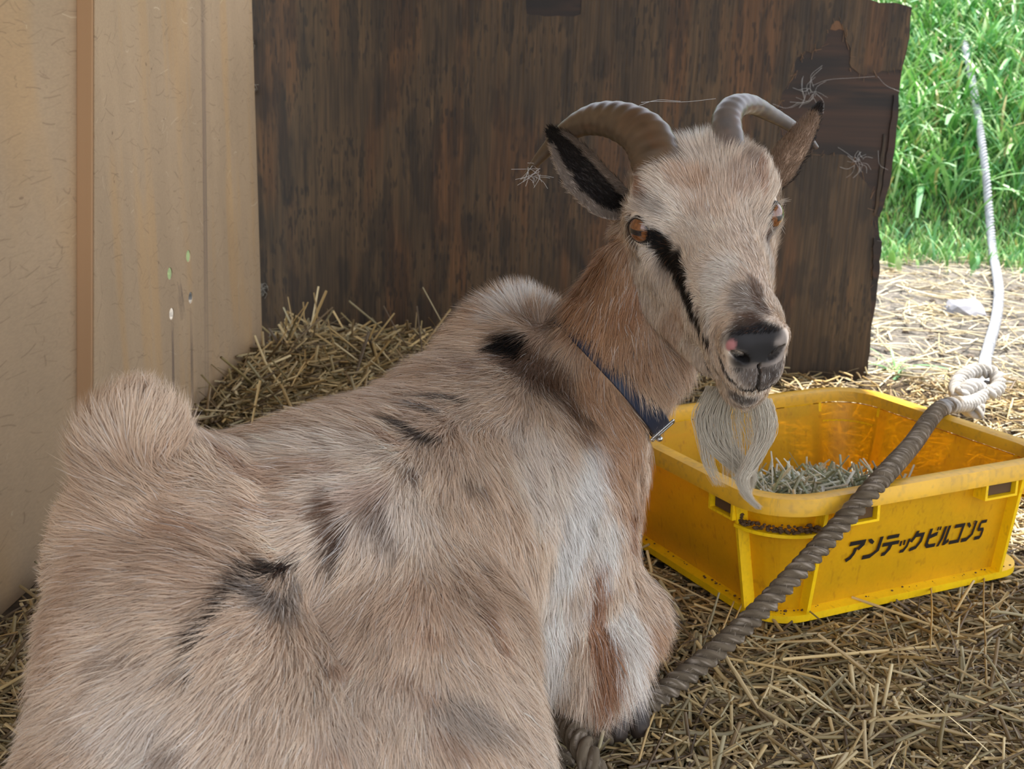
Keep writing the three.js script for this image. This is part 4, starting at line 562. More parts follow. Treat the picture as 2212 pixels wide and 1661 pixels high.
// lower ledge round the near corner and pockets under the rim
{
  const arcBand = (inA, inB, y0, y1, from, to) => { const A = ringPts(inA, 0, 14), B = ringPts(inB, 0, 14), n = A.length, pos = [], idx = []; const put4 = (p, y) => pos.push(p[0], y, p[2]); const ids = []; for (let k = from; k <= to; k++) ids.push((k + n) % n); for (const k of ids) { put4(A[k], y0); put4(A[k], y1); put4(B[k], y1); put4(B[k], y0); } for (let i = 0; i < ids.length - 1; i++) for (let j = 0; j < 4; j++) { const a = i * 4 + j, b = i * 4 + (j + 1) % 4; idx.push(a, b, a + 4, b, b + 4, a + 4); } return boxUV(toCreasedNormals(bufGeo(pos, idx).toNonIndexed(), 0.6)); };
  for (const c of [0, 1, 2, 3]) { mesh('corner_ledge', arcBand(0.006, 0.028, TH - 0.050, TH - 0.046, c * 15, c * 15 + 14), yellowThick, tub); }
  const soil = std({ color: rgb(92, 68, 42), roughness: 1 });
  const pocket = (x, z, w, d, turn) => { const sh = new THREE.Shape([[-w / 2, -0.012], [w / 2, -0.012], [w / 2, 0.012], [-w / 2, 0.012]].map((p) => new THREE.Vector2(...p))); sh.holes.push(new THREE.Path([[-w / 2 + 0.004, -0.009], [-w / 2 + 0.004, 0.009], [w / 2 - 0.004, 0.009], [w / 2 - 0.004, -0.009]].map((p) => new THREE.Vector2(...p)))); const g = new THREE.ExtrudeGeometry(sh, { depth: d, bevelEnabled: false }).translate(0, 0, -d / 2); const m = mesh('pocket', boxUV(g.rotateY(turn).translate(x, TH - 0.030, z)), yellowThick, tub); mesh('packed_dirt', bevelBox(w - 0.009, 0.0175, d - 0.008, 0.002).translate(0, 0, -0.002).rotateY(turn).translate(x, TH - 0.030, z), soil, m); return m; };
  for (const x of [0.135, 0.36]) pocket(x, -0.0125, 0.055, 0.020, 0);
  for (const z of [0.10, 0.33]) pocket(0.0125, -z, 0.05, 0.020, -Math.PI / 2);
  for (const x of [0.135, 0.36]) pocket(x, -TW + 0.0125, 0.055, 0.020, Math.PI);
  // dried dirt caught in pockets, under the rim and on the base ledge
  const crumbs = []; const crumb = (x, y, z, s) => { const g = new THREE.IcosahedronGeometry(s, 0); const p = g.attributes.position; for (let i = 0; i < p.count; i++) p.setXYZ(i, p.getX(i) * R(0.8, 1.4), p.getY(i) * 0.7, p.getZ(i)); crumbs.push(g.deleteAttribute('uv').translate(x, y, z)); };
  for (let i = 0; i < 220; i++) { const s = rnd(); if (s < 0.4) { const q = ringPts(0.034, 0.0125, 14), a = q[(45 + Math.floor(rnd() * 15)) % 60], t = rnd(); rnd() < 0.45 ? crumb(R(0.05, 0.44), 0.0125, -R(0.03, 0.036), R(0.0006, 0.0016)) : rnd() < 0.6 ? crumb(R(0.03, 0.036), 0.0125, -R(0.05, 0.38), R(0.0008, 0.002)) : crumb(a[0], 0.0125, a[2], R(0.001, 0.0026)); } else { const c = ringPts(0.012, 0, 14)[(45 + Math.floor(rnd() * 15)) % 60]; crumb(c[0] + R(-0.003, 0.003), TH - 0.0455 + R(0, 0.012) * rnd(), c[2] + R(-0.003, 0.003), R(0.001, 0.0035)); } }
  stuff(mesh('dried_dirt', mergeGeometries(crumbs), soil, tub));
}
// black lettering on the long side: アンテックビルコン®S, each sign its own raised print
{
  const st = {                                                          // strokes as polygons in a unit box, y up
    ア: [[[0, 1], [0.95, 1], [0.95, 0.72], [0.68, 0.5], [0.52, 0.62], [0.7, 0.8], [0, 0.8]], [[0.36, 0.66], [0.56, 0.66], [0.52, 0.36], [0.36, 0.12], [0.12, 0], [0, 0.16], [0.22, 0.26], [0.34, 0.42]]],
    ン: [[[0, 0.98], [0.12, 0.84], [0.36, 0.7], [0.44, 0.82], [0.2, 1]].map(([x, y]) => [x, y]), [[0, 0.2], [0, 0], [0.5, 0], [0.94, 0.3], [0.94, 1], [0.75, 1], [0.75, 0.36], [0.46, 0.2]]],
    テ: [[[0.14, 1], [0.86, 1], [0.86, 0.82], [0.14, 0.82]], [[0, 0.66], [1, 0.66], [1, 0.48], [0.62, 0.48], [0.58, 0.26], [0.34, 0], [0.12, 0], [0.12, 0.16], [0.3, 0.2], [0.4, 0.36], [0.4, 0.48], [0, 0.48]]],
    ッ: [[[0, 0.62], [0.16, 0.62], [0.2, 0.36], [0.06, 0.36]], [[0.3, 0.64], [0.46, 0.64], [0.5, 0.38], [0.36, 0.38]], [[0.7, 0.66], [0.88, 0.66], [0.84, 0.26], [0.6, 0], [0.26, 0], [0.26, 0.14], [0.5, 0.16], [0.68, 0.34]]],
    ク: [[[0.3, 1], [0.5, 1], [0.46, 0.86], [0.98, 0.86], [0.98, 0.4], [0.7, 0.06], [0.3, 0], [0.2, 0], [0.2, 0.16], [0.6, 0.22], [0.78, 0.46], [0.78, 0.68], [0.38, 0.68], [0.2, 0.44], [0, 0.52], [0.2, 0.76]]],
    ヒ: [[[0.08, 1], [0.28, 1], [0.28, 0.68], [0.8, 0.78], [0.8, 0.58], [0.28, 0.48], [0.28, 0.26], [0.4, 0.18], [0.92, 0.18], [0.92, 0], [0.3, 0], [0.08, 0.16]], [[0.66, 1.02], [0.76, 1.02], [0.76, 0.84], [0.66, 0.84]], [[0.84, 1.02], [0.94, 1.02], [0.94, 0.84], [0.84, 0.84]]],
    ル: [[[0.16, 1], [0.36, 1], [0.36, 0.4], [0.2, 0], [0, 0], [0.16, 0.4]], [[0.5, 1], [0.7, 1], [0.7, 0.2], [0.9, 0.3], [1, 0.14], [0.7, 0], [0.5, 0]]],
    コ: [[[0, 1], [0.92, 1], [0.92, 0], [0, 0], [0, 0.18], [0.72, 0.18], [0.72, 0.82], [0, 0.82]]],
    S: [[[0.9, 1], [0.2, 1], [0, 0.84], [0, 0.56], [0.16, 0.44], [0.66, 0.44], [0.66, 0.18], [0, 0.18], [0, 0], [0.74, 0], [0.92, 0.14], [0.92, 0.46], [0.76, 0.6], [0.26, 0.6], [0.26, 0.84], [0.9, 0.84]]],
  };
  const slope = Math.atan2(0.020, TH - 0.04), toLocal = (px, py) => { const o = V(0, 0.01, -0.040).applyMatrix4(tubM), n = V(0, -Math.sin(slope), Math.cos(slope)).transformDirection(tubM), r = ray(px, py), t = o.clone().sub(camera.position).dot(n) / r.dot(n); return camera.position.clone().addScaledVector(r, t).applyMatrix4(tubI); };
  const a = toLocal(1822, 1215), b = toLocal(2118, 1163), h = toLocal(1830, 1172), height = h.y - a.y, ink = std({ color: rgb(24, 20, 18), roughness: 0.5 });
  const word = [['ア', 0, 0.118], ['ン', 0.128, 0.118], ['テ', 0.255, 0.12], ['ッ', 0.385, 0.085, 0.8], ['ク', 0.46, 0.10], ['ヒ', 0.585, 0.10], ['ル', 0.692, 0.09], ['コ', 0.79, 0.085], ['ン', 0.885, 0.085], ['S', 0.99, 0.06]];
  const total = (b.x - a.x) / 1.05;
  for (const [ch, x0, w] of word) {
    const gs = st[ch].map((poly) => new THREE.ExtrudeGeometry(new THREE.Shape(poly.map(([x, y]) => new THREE.Vector2((x0 + x * w) * total + y * height * 0.16, y * height))), { depth: 0.0004, bevelEnabled: false }));
    const g = mergeGeometries(gs), y0 = lerp(a.y, b.y, x0), p = g.attributes.position; for (let i = 0; i < p.count; i++) { const Y = p.getY(i) + y0; p.setXYZ(i, p.getX(i) + a.x, Y, -wallIn(Y) + 0.0006 + p.getZ(i)); } g.computeVertexNormals();
    mesh('letter', g, ink, tub).userData.label = 'black printed sign';
  }
  const ringG = new THREE.TorusGeometry(0.0026, 0.0004, 6, 20); const X = a.x + total * 0.968, Y = lerp(a.y, b.y, 1) + height * 0.95; mesh('registered_mark', ringG.translate(X, Y, -wallIn(Y) + 0.0008), ink, tub);
}
const inTub = (p, m = 0.03) => { const q = p.clone().applyMatrix4(tubI); return q.x > -0.005 + m * 0 && q.x < TL && q.z < 0.004 && q.z > -TW && q.y < TH && q.y > -0.003; };

// ---------------------------------------------------------------- ropes
function ropeGeo(pts, r, pitch, strands = 3, colorAt, seg = 9) { let len = 0; for (let i = 1; i < pts.length; i++) len += pts[i].distanceTo(pts[i - 1]); const n = Math.ceil(len / (pitch / 9)), P = new THREE.CatmullRomCurve3(pts).getSpacedPoints(n), out = []; for (let s = 0; s < strands; s++) out.push(sweep(P, r * (strands > 3 ? 0.42 : 0.58), { seg, twist: pitch, off: r * (strands > 3 ? 0.62 : 0.5), phase: s / strands * Math.PI * 2, colorAt })); return mergeGeometries(out); }
{
  const T = (px, py, y) => atY(px, py, y);
  const onRim = (px, py) => { const n = V(0, 1, 0).transformDirection(tubM), o = V(0, TH + 0.012, 0).applyMatrix4(tubM), r = ray(px, py); return camera.position.clone().addScaledVector(r, o.clone().sub(camera.position).dot(n) / r.dot(n)); };
  const front = onRim(1893, 1046), back = onRim(2030, 884);
  const path = [T(1205, 1562, 0.06), T(1240, 1590, 0.072), T(1272, 1640, 0.07), T(1290, 1700, 0.045), T(1230, 1740, 0.03), T(1150, 1712, 0.028), T(1200, 1648, 0.03), T(1290, 1596, 0.032), T(1400, 1520, 0.042), T(1500, 1444, 0.062), T(1600, 1358, 0.092), T(1700, 1258, 0.127), T(1800, 1150, 0.165), front, front.clone().lerp(back, 0.5).add(V(0, -0.004, 0)), back, atZ(2062, 874, back.z - 0.05), atZ(2092, 872, back.z - 0.10), atZ(2112, 862, back.z - 0.14),
    atZ(2118, 842, back.z - 0.17), atZ(2100, 834, back.z - 0.15), atZ(2072, 852, back.z - 0.12), atZ(2066, 836, back.z - 0.16), atZ(2080, 814, back.z - 0.21), atZ(2112, 800, back.z - 0.25), atZ(2148, 808, back.z - 0.25), atZ(2156, 836, back.z - 0.22), atZ(2132, 848, back.z - 0.19), atZ(2104, 846, back.z - 0.20), atZ(2082, 862, back.z - 0.16), atZ(2098, 886, back.z - 0.11), atZ(2126, 890, back.z - 0.10)];
  const colR = (t, a, p) => { if (t + 0.1 * (noise(p.x * 40, p.y * 40, p.z * 40) - 0.5) > 0.66) { const w = fbm(p.x * 80, p.y * 80, p.z * 80, 3); return mix3(lin(196, 192, 186), lin(132, 128, 122), clamp(w * 1.6 - 0.35)); } const y = noise(t * 1500, a * 5, 3), n = 0.6 * fbm(p.x * 60, p.y * 60, p.z * 60, 3) + 0.4 * y, f = noise(p.x * 700, p.y * 700, p.z * 700); return mix3(mix3(lin(120, 106, 86), lin(80, 68, 52), clamp(n * 1.8 - 0.4)), lin(190, 176, 158), f > 0.72 ? 0.55 : 0); };  // knot end lightened: the light behind the tub is put into its colour
  const rope = thing('tether_rope', 'thick twisted grey brown rope running over the tub and knotted behind it', 'rope');
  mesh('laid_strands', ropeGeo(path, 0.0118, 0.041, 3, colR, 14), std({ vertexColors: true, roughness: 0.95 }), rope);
  { // loose fibres on the rope
    const P = new THREE.CatmullRomCurve3(path).getSpacedPoints(1200), im = new THREE.InstancedMesh(hairGeo(2), std({ roughness: 0.9, side: THREE.DoubleSide }), 9000), M = new THREE.Matrix4(), col = new THREE.Color();
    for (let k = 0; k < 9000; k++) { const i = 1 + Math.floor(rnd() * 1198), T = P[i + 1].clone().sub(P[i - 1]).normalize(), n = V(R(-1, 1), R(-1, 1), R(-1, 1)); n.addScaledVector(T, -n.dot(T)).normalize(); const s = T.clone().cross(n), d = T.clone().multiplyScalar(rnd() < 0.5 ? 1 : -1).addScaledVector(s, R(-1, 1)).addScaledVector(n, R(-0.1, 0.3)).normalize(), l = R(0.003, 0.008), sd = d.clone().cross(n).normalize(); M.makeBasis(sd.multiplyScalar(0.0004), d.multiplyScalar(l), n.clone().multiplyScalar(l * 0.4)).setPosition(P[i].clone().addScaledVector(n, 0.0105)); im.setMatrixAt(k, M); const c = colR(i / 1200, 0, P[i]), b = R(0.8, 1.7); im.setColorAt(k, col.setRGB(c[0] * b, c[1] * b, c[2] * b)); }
    stuff(put(im, 'rope_fibres', rope));
  }
  const wp = []; for (const [px, py] of [[2126, 792], [2136, 752], [2150, 700], [2156, 640], [2150, 590], [2144, 540], [2136, 450], [2130, 380], [2120, 300], [2108, 220], [2096, 150], [2086, 105], [2079, 78], [2074, 60]]) { const g = groundAt(px, py); wp.push(g); }
  const q = wp.map((g, i) => { const d = g.clone().sub(camera.position).dot(camFwd), [px, py] = [0, 0]; return (() => { const v = camera.position.clone().lerp(g, i < 5 ? 0.99 : i > 11 ? 0.985 : 0.965); v.y = Math.max(v.y, groundH(v.x, v.z) + (i > 12 ? 0 : 0.018)); return v; })(); });
  const wr = thing('white_rope', 'white braided rope stretched up the grassy bank', 'rope');
  mesh('braid', ropeGeo([back.clone().add(V(0.16, -0.04, -0.24)), ...q], 0.0135, 0.06, 4, (t, a, p) => { const n = noise(p.x * 90, p.y * 90, p.z * 90); return mix3(lin(172, 174, 178), lin(126, 128, 134), clamp(n * 1.4 - 0.5)); }, 8), std({ vertexColors: true, roughness: 0.9 }), wr);
}

// ---------------------------------------------------------------- straw
function straw(a, b, w, bend = 0) { const m = a.clone().lerp(b, 0.5).add(V(R(-1, 1), R(0, 1), R(-1, 1)).multiplyScalar(bend * a.distanceTo(b))); return sweep(curvePts([a, m, b], 6), [w, w, w * 1.02, w, w * 0.98, w * 0.95, w * 0.9], { seg: 6, flat: 0.7 }); }
// unit straws: length 1 along x, thickness 1 across, so that both scale on their own
function ringStraw(line, seg = 6) { const pos = [], idx = []; for (const [x, y, z, r = 0.5] of line) for (let k = 0; k < seg; k++) { const a = k / seg * Math.PI * 2; pos.push(x, y + Math.cos(a) * r * 0.8, z + Math.sin(a) * r); } for (let i = 0; i < line.length - 1; i++) for (let k = 0; k < seg; k++) { const p = i * seg + k, q = i * seg + (k + 1) % seg; idx.push(p, p + seg, q, q, p + seg, q + seg); } for (const e of [0, line.length - 1]) for (let k = 1; k < seg - 1; k++) e ? idx.push(e * seg, e * seg + k + 1, e * seg + k) : idx.push(0, k, k + 1); return bufGeo(pos, idx); }
const flatStraw = (() => { const pos = [], idx = []; for (let i = 0; i <= 5; i++) { const t = i / 5, w = 0.5 * (1 - 0.5 * t), y = 1.4 * Math.sin(t * 2.6); pos.push(t - 0.5, y + 0.2, -w, t - 0.5, y, 0, t - 0.5, y + 0.2, w); } for (let i = 0; i < 5; i++) for (const o of [0, 1]) { const a = i * 3 + o; idx.push(a, a + 1, a + 3, a + 1, a + 4, a + 3); } return bufGeo(pos, idx); })();
const unitStraw = [ringStraw([[-0.5, 0, 0], [-0.1, 0.2, 0.15], [0.2, 0.2, 0.1, 0.55], [0.5, 0, 0]]), ringStraw([[-0.5, 0.6, 0], [-0.1, -0.2, 0.3], [0.0, -0.3, 0.2, 0.6], [0.5, 2.2, 1.2]]), flatStraw];
const strawCols = [[210, 182, 126], [190, 160, 104], [168, 140, 90], [146, 128, 84], [200, 178, 132], [128, 106, 72], [176, 162, 122], [106, 86, 58], [220, 198, 148]].map((c) => lin(...c));
const hayCols = [[214, 216, 196], [190, 196, 168], [232, 232, 216], [160, 168, 132], [216, 208, 176], [140, 146, 108]].map((c) => lin(...c));
const sunCols = [[226, 210, 170], [206, 188, 146], [236, 224, 190], [190, 172, 132], [216, 204, 176]].map((c) => lin(...c));  // paler copy of the straw colours, strong sun put into the colour
const strawMat = std({ roughness: 0.5 });
function scatter(name, label, category, n, place, cols, wid, parent) {
  const kinds = [0, 1, 2], root = parent || tag(stuff(put(new THREE.Group(), name)), label, category), M = new THREE.Matrix4(), col = new THREE.Color();
  for (const kd of kinds) {
    const im = new THREE.InstancedMesh(unitStraw[kd], strawMat, Math.ceil(n * [0.5, 0.2, 0.3][kd])); let k = 0;
    for (let tries = 0; k < im.instanceMatrix.count && tries < im.instanceMatrix.count * 4; tries++) {
      const s = place(kd); if (!s) continue; const { p, d, l } = s, up = V(R(-0.3, 0.3), 1, R(-0.3, 0.3)), z = d.clone().cross(up).normalize(), y = z.clone().cross(d).normalize(), w = (kd === 2 ? R(0.5, 1.15) : R(0.5, 1.3)) * wid;
      M.makeBasis(d.clone().multiplyScalar(l), y.multiplyScalar(w), z.multiplyScalar(w)).setPosition(p)
      im.setMatrixAt(k, M); const c = cols[Math.floor(rnd() * cols.length)], b = R(0.6, 1.1); im.setColorAt(k, col.setRGB(c[0] * b, c[1] * b, c[2] * b)); k++;
    }
    im.count = k; put(im, 'straws', root); stuff(im);
  }
  return root;
}
const strawDir = (tilt) => { const a = rnd() * Math.PI * 2, e = R(-tilt, tilt); return V(Math.cos(a) * Math.cos(e), Math.sin(e), Math.sin(a) * Math.cos(e)); };
const clearOf = (p, d, l) => { for (const t of [-0.5, 0, 0.5]) { const q = p.clone().addScaledVector(d, l * t); if (goatField(q.x, q.y, q.z) < 0.004 || inTub(q)) return false; } return true; };
const wallX = (z) => wallA.x + (z - wallA.z) / wDir.z * wDir.x + PROUD * 1.05;
scatter('straw_bedding', 'loose chopped straw bedding covering the shed floor', 'straw', 40000, () => {
  const z = rnd() < 0.65 ? R(-1.5, -0.85) : R(PANEL_Z + 0.01, 0.1), x = R(wallX(z) + 0.01, 1.3), l = R(0.02, 0.085) * (rnd() < 0.12 ? 1.6 : 1), heap = heapAt(x, z), d = strawDir(rnd() < 0.12 ? 0.7 : 0.22), h = groundH(x, z) + Math.abs(d.y) * l * 0.5 + R(0, 0.022 + heap * 0.25), p = V(x, h, z);
  if (z > -0.75 && rnd() < 0.6) return null; if (x - l * 0.5 * Math.abs(d.x) < wallX(z)) return null; if (z - l * 0.5 * Math.abs(d.z) < PANEL_Z) return null; return clearOf(p, d, l) ? { p, d, l } : null;
}, strawCols, 0.0037);
scatter('straw_heap', 'heap of straw piled against the dark plywood panel', 'straw', 7000, () => {
  const x = -0.5 + 0.85 * Math.pow(rnd(), 1.2), z = R(PANEL_Z + 0.02, -1.85), hp = heapAt(x, z); if (rnd() > hp / 0.04) return null; const l = R(0.05, 0.17), up = rnd() < 0.05, d = strawDir(up ? 1.0 : 0.28), p = V(x, groundH(x, z) + R(0, 0.006 + hp * 0.55) + Math.abs(d.y) * l * 0.38, z);
  for (const t of [-0.5, 0.5]) { const q = p.clone().addScaledVector(d, l * t); if (q.x < wallX(q.z) || q.z < PANEL_Z + 0.004) return null; } return clearOf(p, d, l) ? { p, d, l } : null;
}, strawCols, 0.0046);
scatter('sunlit_straw', 'bright straw strewn over the earth outside in the sun', 'straw', 4200, () => {
  const z = -1.6 - Math.pow(rnd(), 2.0) * 2.2, x = R(0.45, 2.2), l = R(0.03, 0.17), d = strawDir(0.12), p = V(x, groundH(x, z) + R(0.002, 0.012) + Math.abs(d.y) * l * 0.5, z); if (z < PANEL_Z + 0.1 && x < 0.78) return null; if (x < 1.55 && z > shed.z0 && false) return null; return clearOf(p, d, l) ? { p, d, l } : null;
}, sunCols, 0.0036);
{ // hay in the tub
  scatter('hay', 'pale chopped hay lying in the yellow tub', 'hay', 4600, () => {
    const x = R(0.06, TL - 0.06), z = -R(0.06, TW - 0.06), u = (x - 0.23) / 0.20, v = (z + 0.19) / 0.15, h = 0.012 + 0.085 * Math.exp(-(u * u + v * v)), d = strawDir(rnd() < 0.3 ? 1.0 : 0.5), l = R(0.025, 0.075), p = V(x, h * R(0.55, 1) + Math.abs(d.y) * l * 0.4, z);
    if (rnd() > 0.25 + Math.exp(-(u * u + v * v))) return null; for (const t of [-0.5, 0.5]) { const q = p.clone().addScaledVector(d, l * t); if (q.x < 0.05 || q.x > TL - 0.05 || q.z > -0.05 || q.z < -TW + 0.05 || q.y < 0.015) return null; } return { p: p.applyMatrix4(tubM), d: d.transformDirection(tubM), l };
  }, hayCols, 0.0036);
}
// single straws that stand out
{
  const M = strawCols.map((c) => std({ color: new THREE.Color().setRGB(...c), roughness: 0.5 }));
  const one = (a, b, w, m, label, group, name = 'straw_stalk') => { const c = a.clone(), g = straw(V(0, 0, 0), b.clone().sub(a), w, 0.02), o = mesh(name, g, M[m]); o.position.copy(c); return tag(o, label, 'straw', group); };
  const F = (px, py, y) => { const p = atY(px, py, 0); return atY(px, py, groundH(p.x, p.z) + y); };
  const gA = 'single straws lying on the bedding in front of the tub', lA = 'single pale straw lying on the bedding in front of the yellow tub';
  for (const [x0, y0, x1, y1, w, m] of [[1690, 1424, 2020, 1396, 4.2, 0], [1560, 1420, 1790, 1470, 3.6, 1], [1840, 1290, 2110, 1388, 3.8, 0], [1380, 1642, 1415, 1535, 4.2, 1], [1960, 1560, 2120, 1556, 3, 6], [1640, 1530, 1800, 1620, 4, 4], [2050, 1500, 2200, 1535, 4.6, 6], [1860, 1500, 1960, 1610, 3.6, 4], [1700, 1280, 1960, 1500, 2.6, 3], [1570, 1390, 1605, 1300, 3, 1], [1545, 1400, 1585, 1300, 3, 0], [1760, 1640, 1850, 1625, 3, 8], [2010, 1400, 2008, 1235, 3.2, 1], [2130, 1400, 2126, 1240, 3.2, 2], [1920, 1660, 1950, 1600, 3, 8], [1500, 1610, 1570, 1545, 3.4, 3], [1660, 1480, 1740, 1520, 3.6, 8], [2060, 1440, 2160, 1500, 3.4, 4], [1900, 1440, 2000, 1470, 3, 4], [2140, 1320, 2212, 1330, 4, 6]]) one(F(x0, y0, 0.040), F(x1, y1, 0.034), w * 0.0005, m, lA, gA);
  const gB = 'straws sticking up from the heap', lB = 'single straw sticking up out of the heap by the dark panel', zz = -2.30;
  for (const [x0, y0, x1, y1, w, m] of [[662, 745, 705, 628, 5.5, 1], [614, 740, 622, 672, 5.5, 2], [655, 680, 678, 735, 2.5, 1], [678, 632, 690, 720, 2.5, 2], [655, 652, 657, 690, 3, 2], [760, 745, 764, 690, 4, 5], [790, 752, 812, 700, 4, 1], [730, 760, 724, 706, 3.5, 4], [850, 770, 898, 722, 4, 0], [800, 770, 836, 735, 4, 2], [560, 700, 600, 735, 3.4, 3], [870, 765, 890, 730, 3, 1]]) one(atZ(x0, y0, zz), atZ(x1, y1, zz + 0.01), w * 0.0005, m, lB, gB);
  const gC = 'long straws lying across the heap', lC = 'long pale straw lying across the heap behind the goat back';
  for (const [x0, y0, x1, y1, w, m] of [[548, 800, 740, 802, 4.2, 8], [596, 792, 632, 885, 4, 0], [560, 770, 590, 830, 3.4, 4], [668, 825, 650, 885, 4, 4], [540, 890, 610, 840, 4, 4], [760, 850, 800, 800, 3.6, 8], [700, 790, 760, 845, 4, 6], [470, 850, 530, 862, 4, 3], [780, 800, 870, 790, 3, 1], [620, 770, 720, 750, 3.4, 3]]) { const z = -2.05 - (y0 < 810 ? 0.12 : 0); one(atZ(x0, y0, z), atZ(x1, y1, z + R(-0.02, 0.02)), w * 0.0005, m, lC, gC); }
}

// ---------------------------------------------------------------- outside: grass bank, weeds, stone
function bladeGeo(n, w0, arch) { const pos = [], idx = []; for (let i = 0; i <= n; i++) { const t = i / n, w = w0 * Math.sin(Math.PI * Math.pow(0.12 + 0.88 * (1 - t), 0.8)) * (0.4 + 0.6 * (1 - t)) + 0.004, y = t * (1 - 0.35 * arch * t), z = arch * 0.75 * t * t; pos.push(-w, y, z + w * 0.35, 0, y, z, w, y, z + w * 0.35); } for (let i = 0; i < n; i++) for (const o of [0, 1]) { const a = i * 3 + o; idx.push(a, a + 1, a + 3, a + 1, a + 4, a + 3); } return bufGeo(pos, idx); }
const leafMat = phys({ roughness: 0.45, transmission: 0.45, thickness: 0, side: THREE.DoubleSide });
const greens = [[120, 180, 92], [146, 200, 108], [96, 156, 84], [168, 210, 126], [116, 178, 118], [184, 212, 142]].map((c) => lin(...c));
function grass(name, label, n, geo, place, scale) {
  const im = new THREE.InstancedMesh(geo, leafMat, n), M = new THREE.Matrix4(), Q = new THREE.Quaternion(), E = new THREE.Euler(), col = new THREE.Color(); let k = 0;
  for (let i = 0; i < n; i++) { const [x, z] = place(); const s = scale(x, z); if (!s) continue; E.set(R(-0.35, 0.35), rnd() * 6.28, R(-0.35, 0.35), 'YXZ'); M.compose(V(x, groundH(x, z) - 0.004, z), Q.setFromEuler(E), V(s * R(0.8, 1.2), s, s)); im.setMatrixAt(k, M); const c = greens[Math.floor(rnd() * greens.length)], b = R(0.75, 1.2), dry = rnd() < 0.06; im.setColorAt(k, col.setRGB(...(dry ? lin(196, 180, 120) : c.map((v) => v * b)))); k++; }
  im.count = k; stuff(tag(put(im, name), label, 'grass')); return im;
}
const near = () => rnd() < 0.72 ? [R(0.7, 2.8), R(-6.4, -3.55)] : [R(-3.5, 5), R(-8, -3.7)];
const edgeZ = (x) => -3.62 - 0.12 * (noise(x * 2.2, 9) - 0.5) * 2;
grass('short_grass', 'short fine grass along the foot of the bank', 22000, bladeGeo(3, 0.06, 0.5), () => rnd() < 0.75 ? [R(0.7, 2.4), R(-4.5, -3.45)] : near(), (x, z) => { const e = edgeZ(x) - z; return e < -0.05 || (e < 0.12 && rnd() > (e + 0.05) / 0.17) ? 0 : R(0.03, 0.07); });
grass('tall_grass', 'taller narrow grass blades growing up the bank', 26000, bladeGeo(5, 0.035, 0.7), near, (x, z) => { const e = -4.15 - z; return e < 0 && rnd() > 0.03 ? 0 : R(0.09, 0.22); });
grass('leafy_weeds', 'small broad leaves of weeds on the bank', 20000, bladeGeo(4, 0.22, 0.45), near, (x, z) => (-4.2 - z < 0 && rnd() > 0.06 ? 0 : R(0.03, 0.075)));
grass('far_grass', 'grass on the ground beside the shed', 5000, bladeGeo(4, 0.05, 0.6), () => [R(-4, -1.0), R(-5, -1)], () => R(0.06, 0.16));
const broad = [bladeGeo(10, 0.05, 0.9), bladeGeo(10, 0.042, 0.6), bladeGeo(10, 0.055, 1.15)], bladeMats = [[132, 186, 116], [112, 168, 108], [156, 200, 126]].map((c) => phys({ color: rgb(...c), roughness: 0.4, transmission: 0.35, thickness: 0, side: THREE.DoubleSide }));
function clump(px, py, n, s, label, group, spread = 1, cat = 'grass', name = 'grass_clump') {
  const p = groundAt(px, py), c = thing(name, label, cat, V(p.x, groundH(p.x, p.z) - 0.005, p.z), group);
  for (let i = 0; i < n; i++) { const b = mesh('blade', broad[i % 3], bladeMats[Math.floor(rnd() * 3)], c); b.rotation.set(R(0.1, 0.75) * spread, i / n * 6.28 + R(-0.5, 0.5), R(-0.15, 0.15), 'YXZ'); b.scale.setScalar(s * R(0.85, 1.4)); b.position.set(R(-0.02, 0.02), 0, R(-0.02, 0.02)); }
}
for (const [x, y, n, s] of [[1990, 420, 9, 0.26], [2060, 440, 8, 0.24], [1960, 300, 8, 0.24], [2050, 290, 9, 0.26], [2190, 430, 8, 0.22], [2140, 250, 8, 0.24], [2010, 150, 9, 0.26], [2190, 150, 9, 0.25], [2080, 60, 9, 0.26], [1990, 60, 8, 0.24], [2180, 330, 8, 0.2], [2205, 50, 8, 0.24], [2130, 120, 8, 0.22], [1945, 210, 7, 0.2]]) clump(x, y, n, s, 'clump of broad arching grass blades on the bank', 'broad grass clumps on the bank');
clump(1935, 812, 9, 0.085, 'small green weed growing at the foot of the dark panel', null, 1.2, 'weed', 'weed');
{
  const stone = (px, py, s, label, seed, y = 0.5) => { const g = new THREE.IcosahedronGeometry(1, 2), p = g.attributes.position; for (let i = 0; i < p.count; i++) { const v = V(p.getX(i), p.getY(i), p.getZ(i)), k = 0.72 + 0.5 * Math.round(noise(v.x * 1.4 + seed, v.y * 1.4, v.z * 1.4) * 4) / 4 + 0.06 * noise(v.x * 6, v.y * 6, v.z * 6 + seed); p.setXYZ(i, v.x * k * s, Math.max(-0.3, v.y) * k * s * 0.85, v.z * k * s); } g.computeVertexNormals(); const o = mesh('stone', g, std({ color: rgb(150, 150, 156), roughness: 0.9, flatShading: true })), q = groundAt(px, py); o.position.set(q.x, groundH(q.x, q.z) + s * 0.1, q.z); return tag(o, label, 'stone'); };
  stone(2082, 682, 0.052, 'pale grey angular stone on the sunlit earth', 2);
  const pebbles = []; for (let i = 0; i < 500; i++) { const x = R(0.75, 2.2), z = R(-3.8, -2.5), s = R(0.003, 0.011), g = new THREE.IcosahedronGeometry(s, 0); pebbles.push(g.deleteAttribute('uv').scale(1, 0.6, 1).rotateY(rnd() * 6).translate(x, groundH(x, z) + s * 0.2, z)); }
  stuff(tag(mesh('soil_clods', mergeGeometries(pebbles), std({ color: rgb(120, 108, 96), roughness: 1, flatShading: true })), 'small clods and pebbles on the bare earth', 'soil'));
}
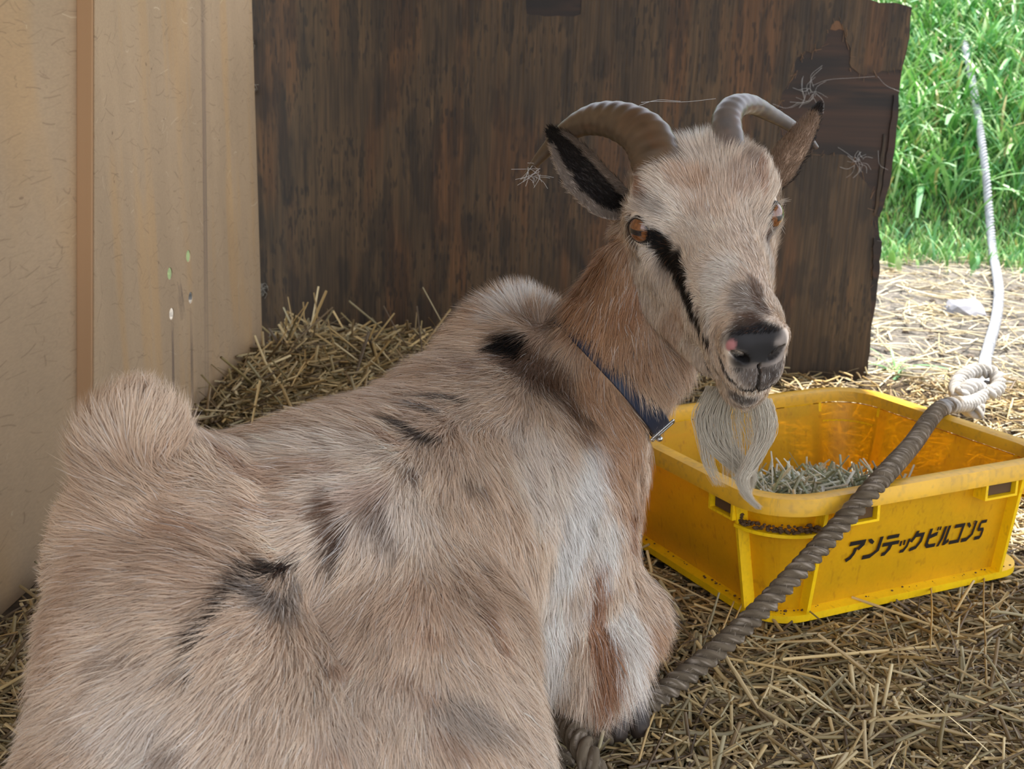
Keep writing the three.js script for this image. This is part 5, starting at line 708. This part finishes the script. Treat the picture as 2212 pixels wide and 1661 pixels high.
// cobweb threads and lint on the plywood panel and horns
{
  const web = std({ color: rgb(206, 206, 204), roughness: 0.6 });
  const thread = (pts, w = 0.0002) => sweep(curvePts(pts, 10), w, { seg: 4, cap: false });
  const Z = PANEL_Z + 0.004, wisps = (cx, cy, n, len, sp) => Array.from({ length: n }, () => { const a = rnd() * 6.28, x = cx + R(-sp, sp), y = cy + R(-sp, sp), l = len * R(0.4, 1); return thread([atZ(x, y, Z + R(0, 0.006)), atZ(x + Math.cos(a) * l * 0.5 + R(-6, 6), y + Math.sin(a) * l * 0.5, Z + R(0, 0.012)), atZ(x + Math.cos(a + 0.4) * l, y + Math.sin(a + 0.4) * l, Z + R(0, 0.006))], R(0.00015, 0.0003)); });
  tag(mesh('cobweb', mergeGeometries([...wisps(1745, 205, 18, 60, 20), thread([atZ(1755, 185, Z), atZ(1790, 172, Z + 0.004), atZ(1850, 168, Z), atZ(1890, 165, Z)]), thread([atZ(1896, 165, Z), atZ(1915, 185, Z + 0.01), atZ(1945, 198, Z)])]), web), 'white cobweb threads on the torn panel behind the right ear', 'cobweb');
  tag(mesh('cobweb', mergeGeometries([...wisps(1855, 350, 16, 34, 10), thread([atZ(1810, 318, Z), atZ(1838, 338, Z + 0.004), atZ(1862, 372, Z)]), thread([atZ(1897, 325, Z), atZ(1900, 355, Z + 0.01), atZ(1918, 367, Z)])]), web), 'cobweb shreds along the lower tear of the panel', 'cobweb');
  tag(mesh('cobweb', mergeGeometries([thread([at(1385, 221, 1.15), at(1420, 219, 1.16), at(1480, 220, 1.16), at(1546, 213, 1.15)], 0.0002), thread([at(1380, 228, 1.15), at(1420, 216, 1.155), at(1470, 219, 1.16)], 0.00018)]), web), 'single cobweb thread strung between the two horns', 'cobweb');
  const tip = at(1140, 380, 1.225); tag(mesh('hair_wisp', mergeGeometries(Array.from({ length: 22 }, () => { const a = rnd() * 6.28, l = R(12, 46), x = R(1136, 1168), y = R(350, 384); return thread([at(x, y, 1.22), at(x + Math.cos(a) * l * 0.5 + 4, y + Math.abs(Math.sin(a)) * l * 0.4, 1.215), at(x + Math.cos(a) * l, y + Math.abs(Math.sin(a)) * l, 1.22)], 0.0002); })), web), 'white hair wisps caught on the left horn tip', 'hair');
  for (const [x, y, s, l] of [[537, 90, 15, 'dusty grey lint tuft near the panel top left corner'], [541, 190, 11, 'small pale lint tuft on the left edge of the panel'], [562, 625, 14, 'white lint tuft on the panel above the straw heap']]) tag(mesh('lint', mergeGeometries(Array.from({ length: 60 }, () => { const a = rnd() * 6.28, r = Math.sqrt(rnd()) * s * 0.7, b = rnd() * 6.28, l2 = R(5, 14), px = x + Math.cos(a) * r, py = y + Math.sin(a) * r; return thread([atZ(px, py, Z), atZ(px + Math.cos(b) * l2 * 0.6, py + Math.sin(b) * l2 * 0.6, Z + 0.006), atZ(px + Math.cos(b + 1) * l2, py + Math.sin(b + 1) * l2, Z)], 0.0003); })), std({ color: rgb(170, 164, 150), roughness: 1 })), l, 'lint');
}
renderer.render(scene, camera);
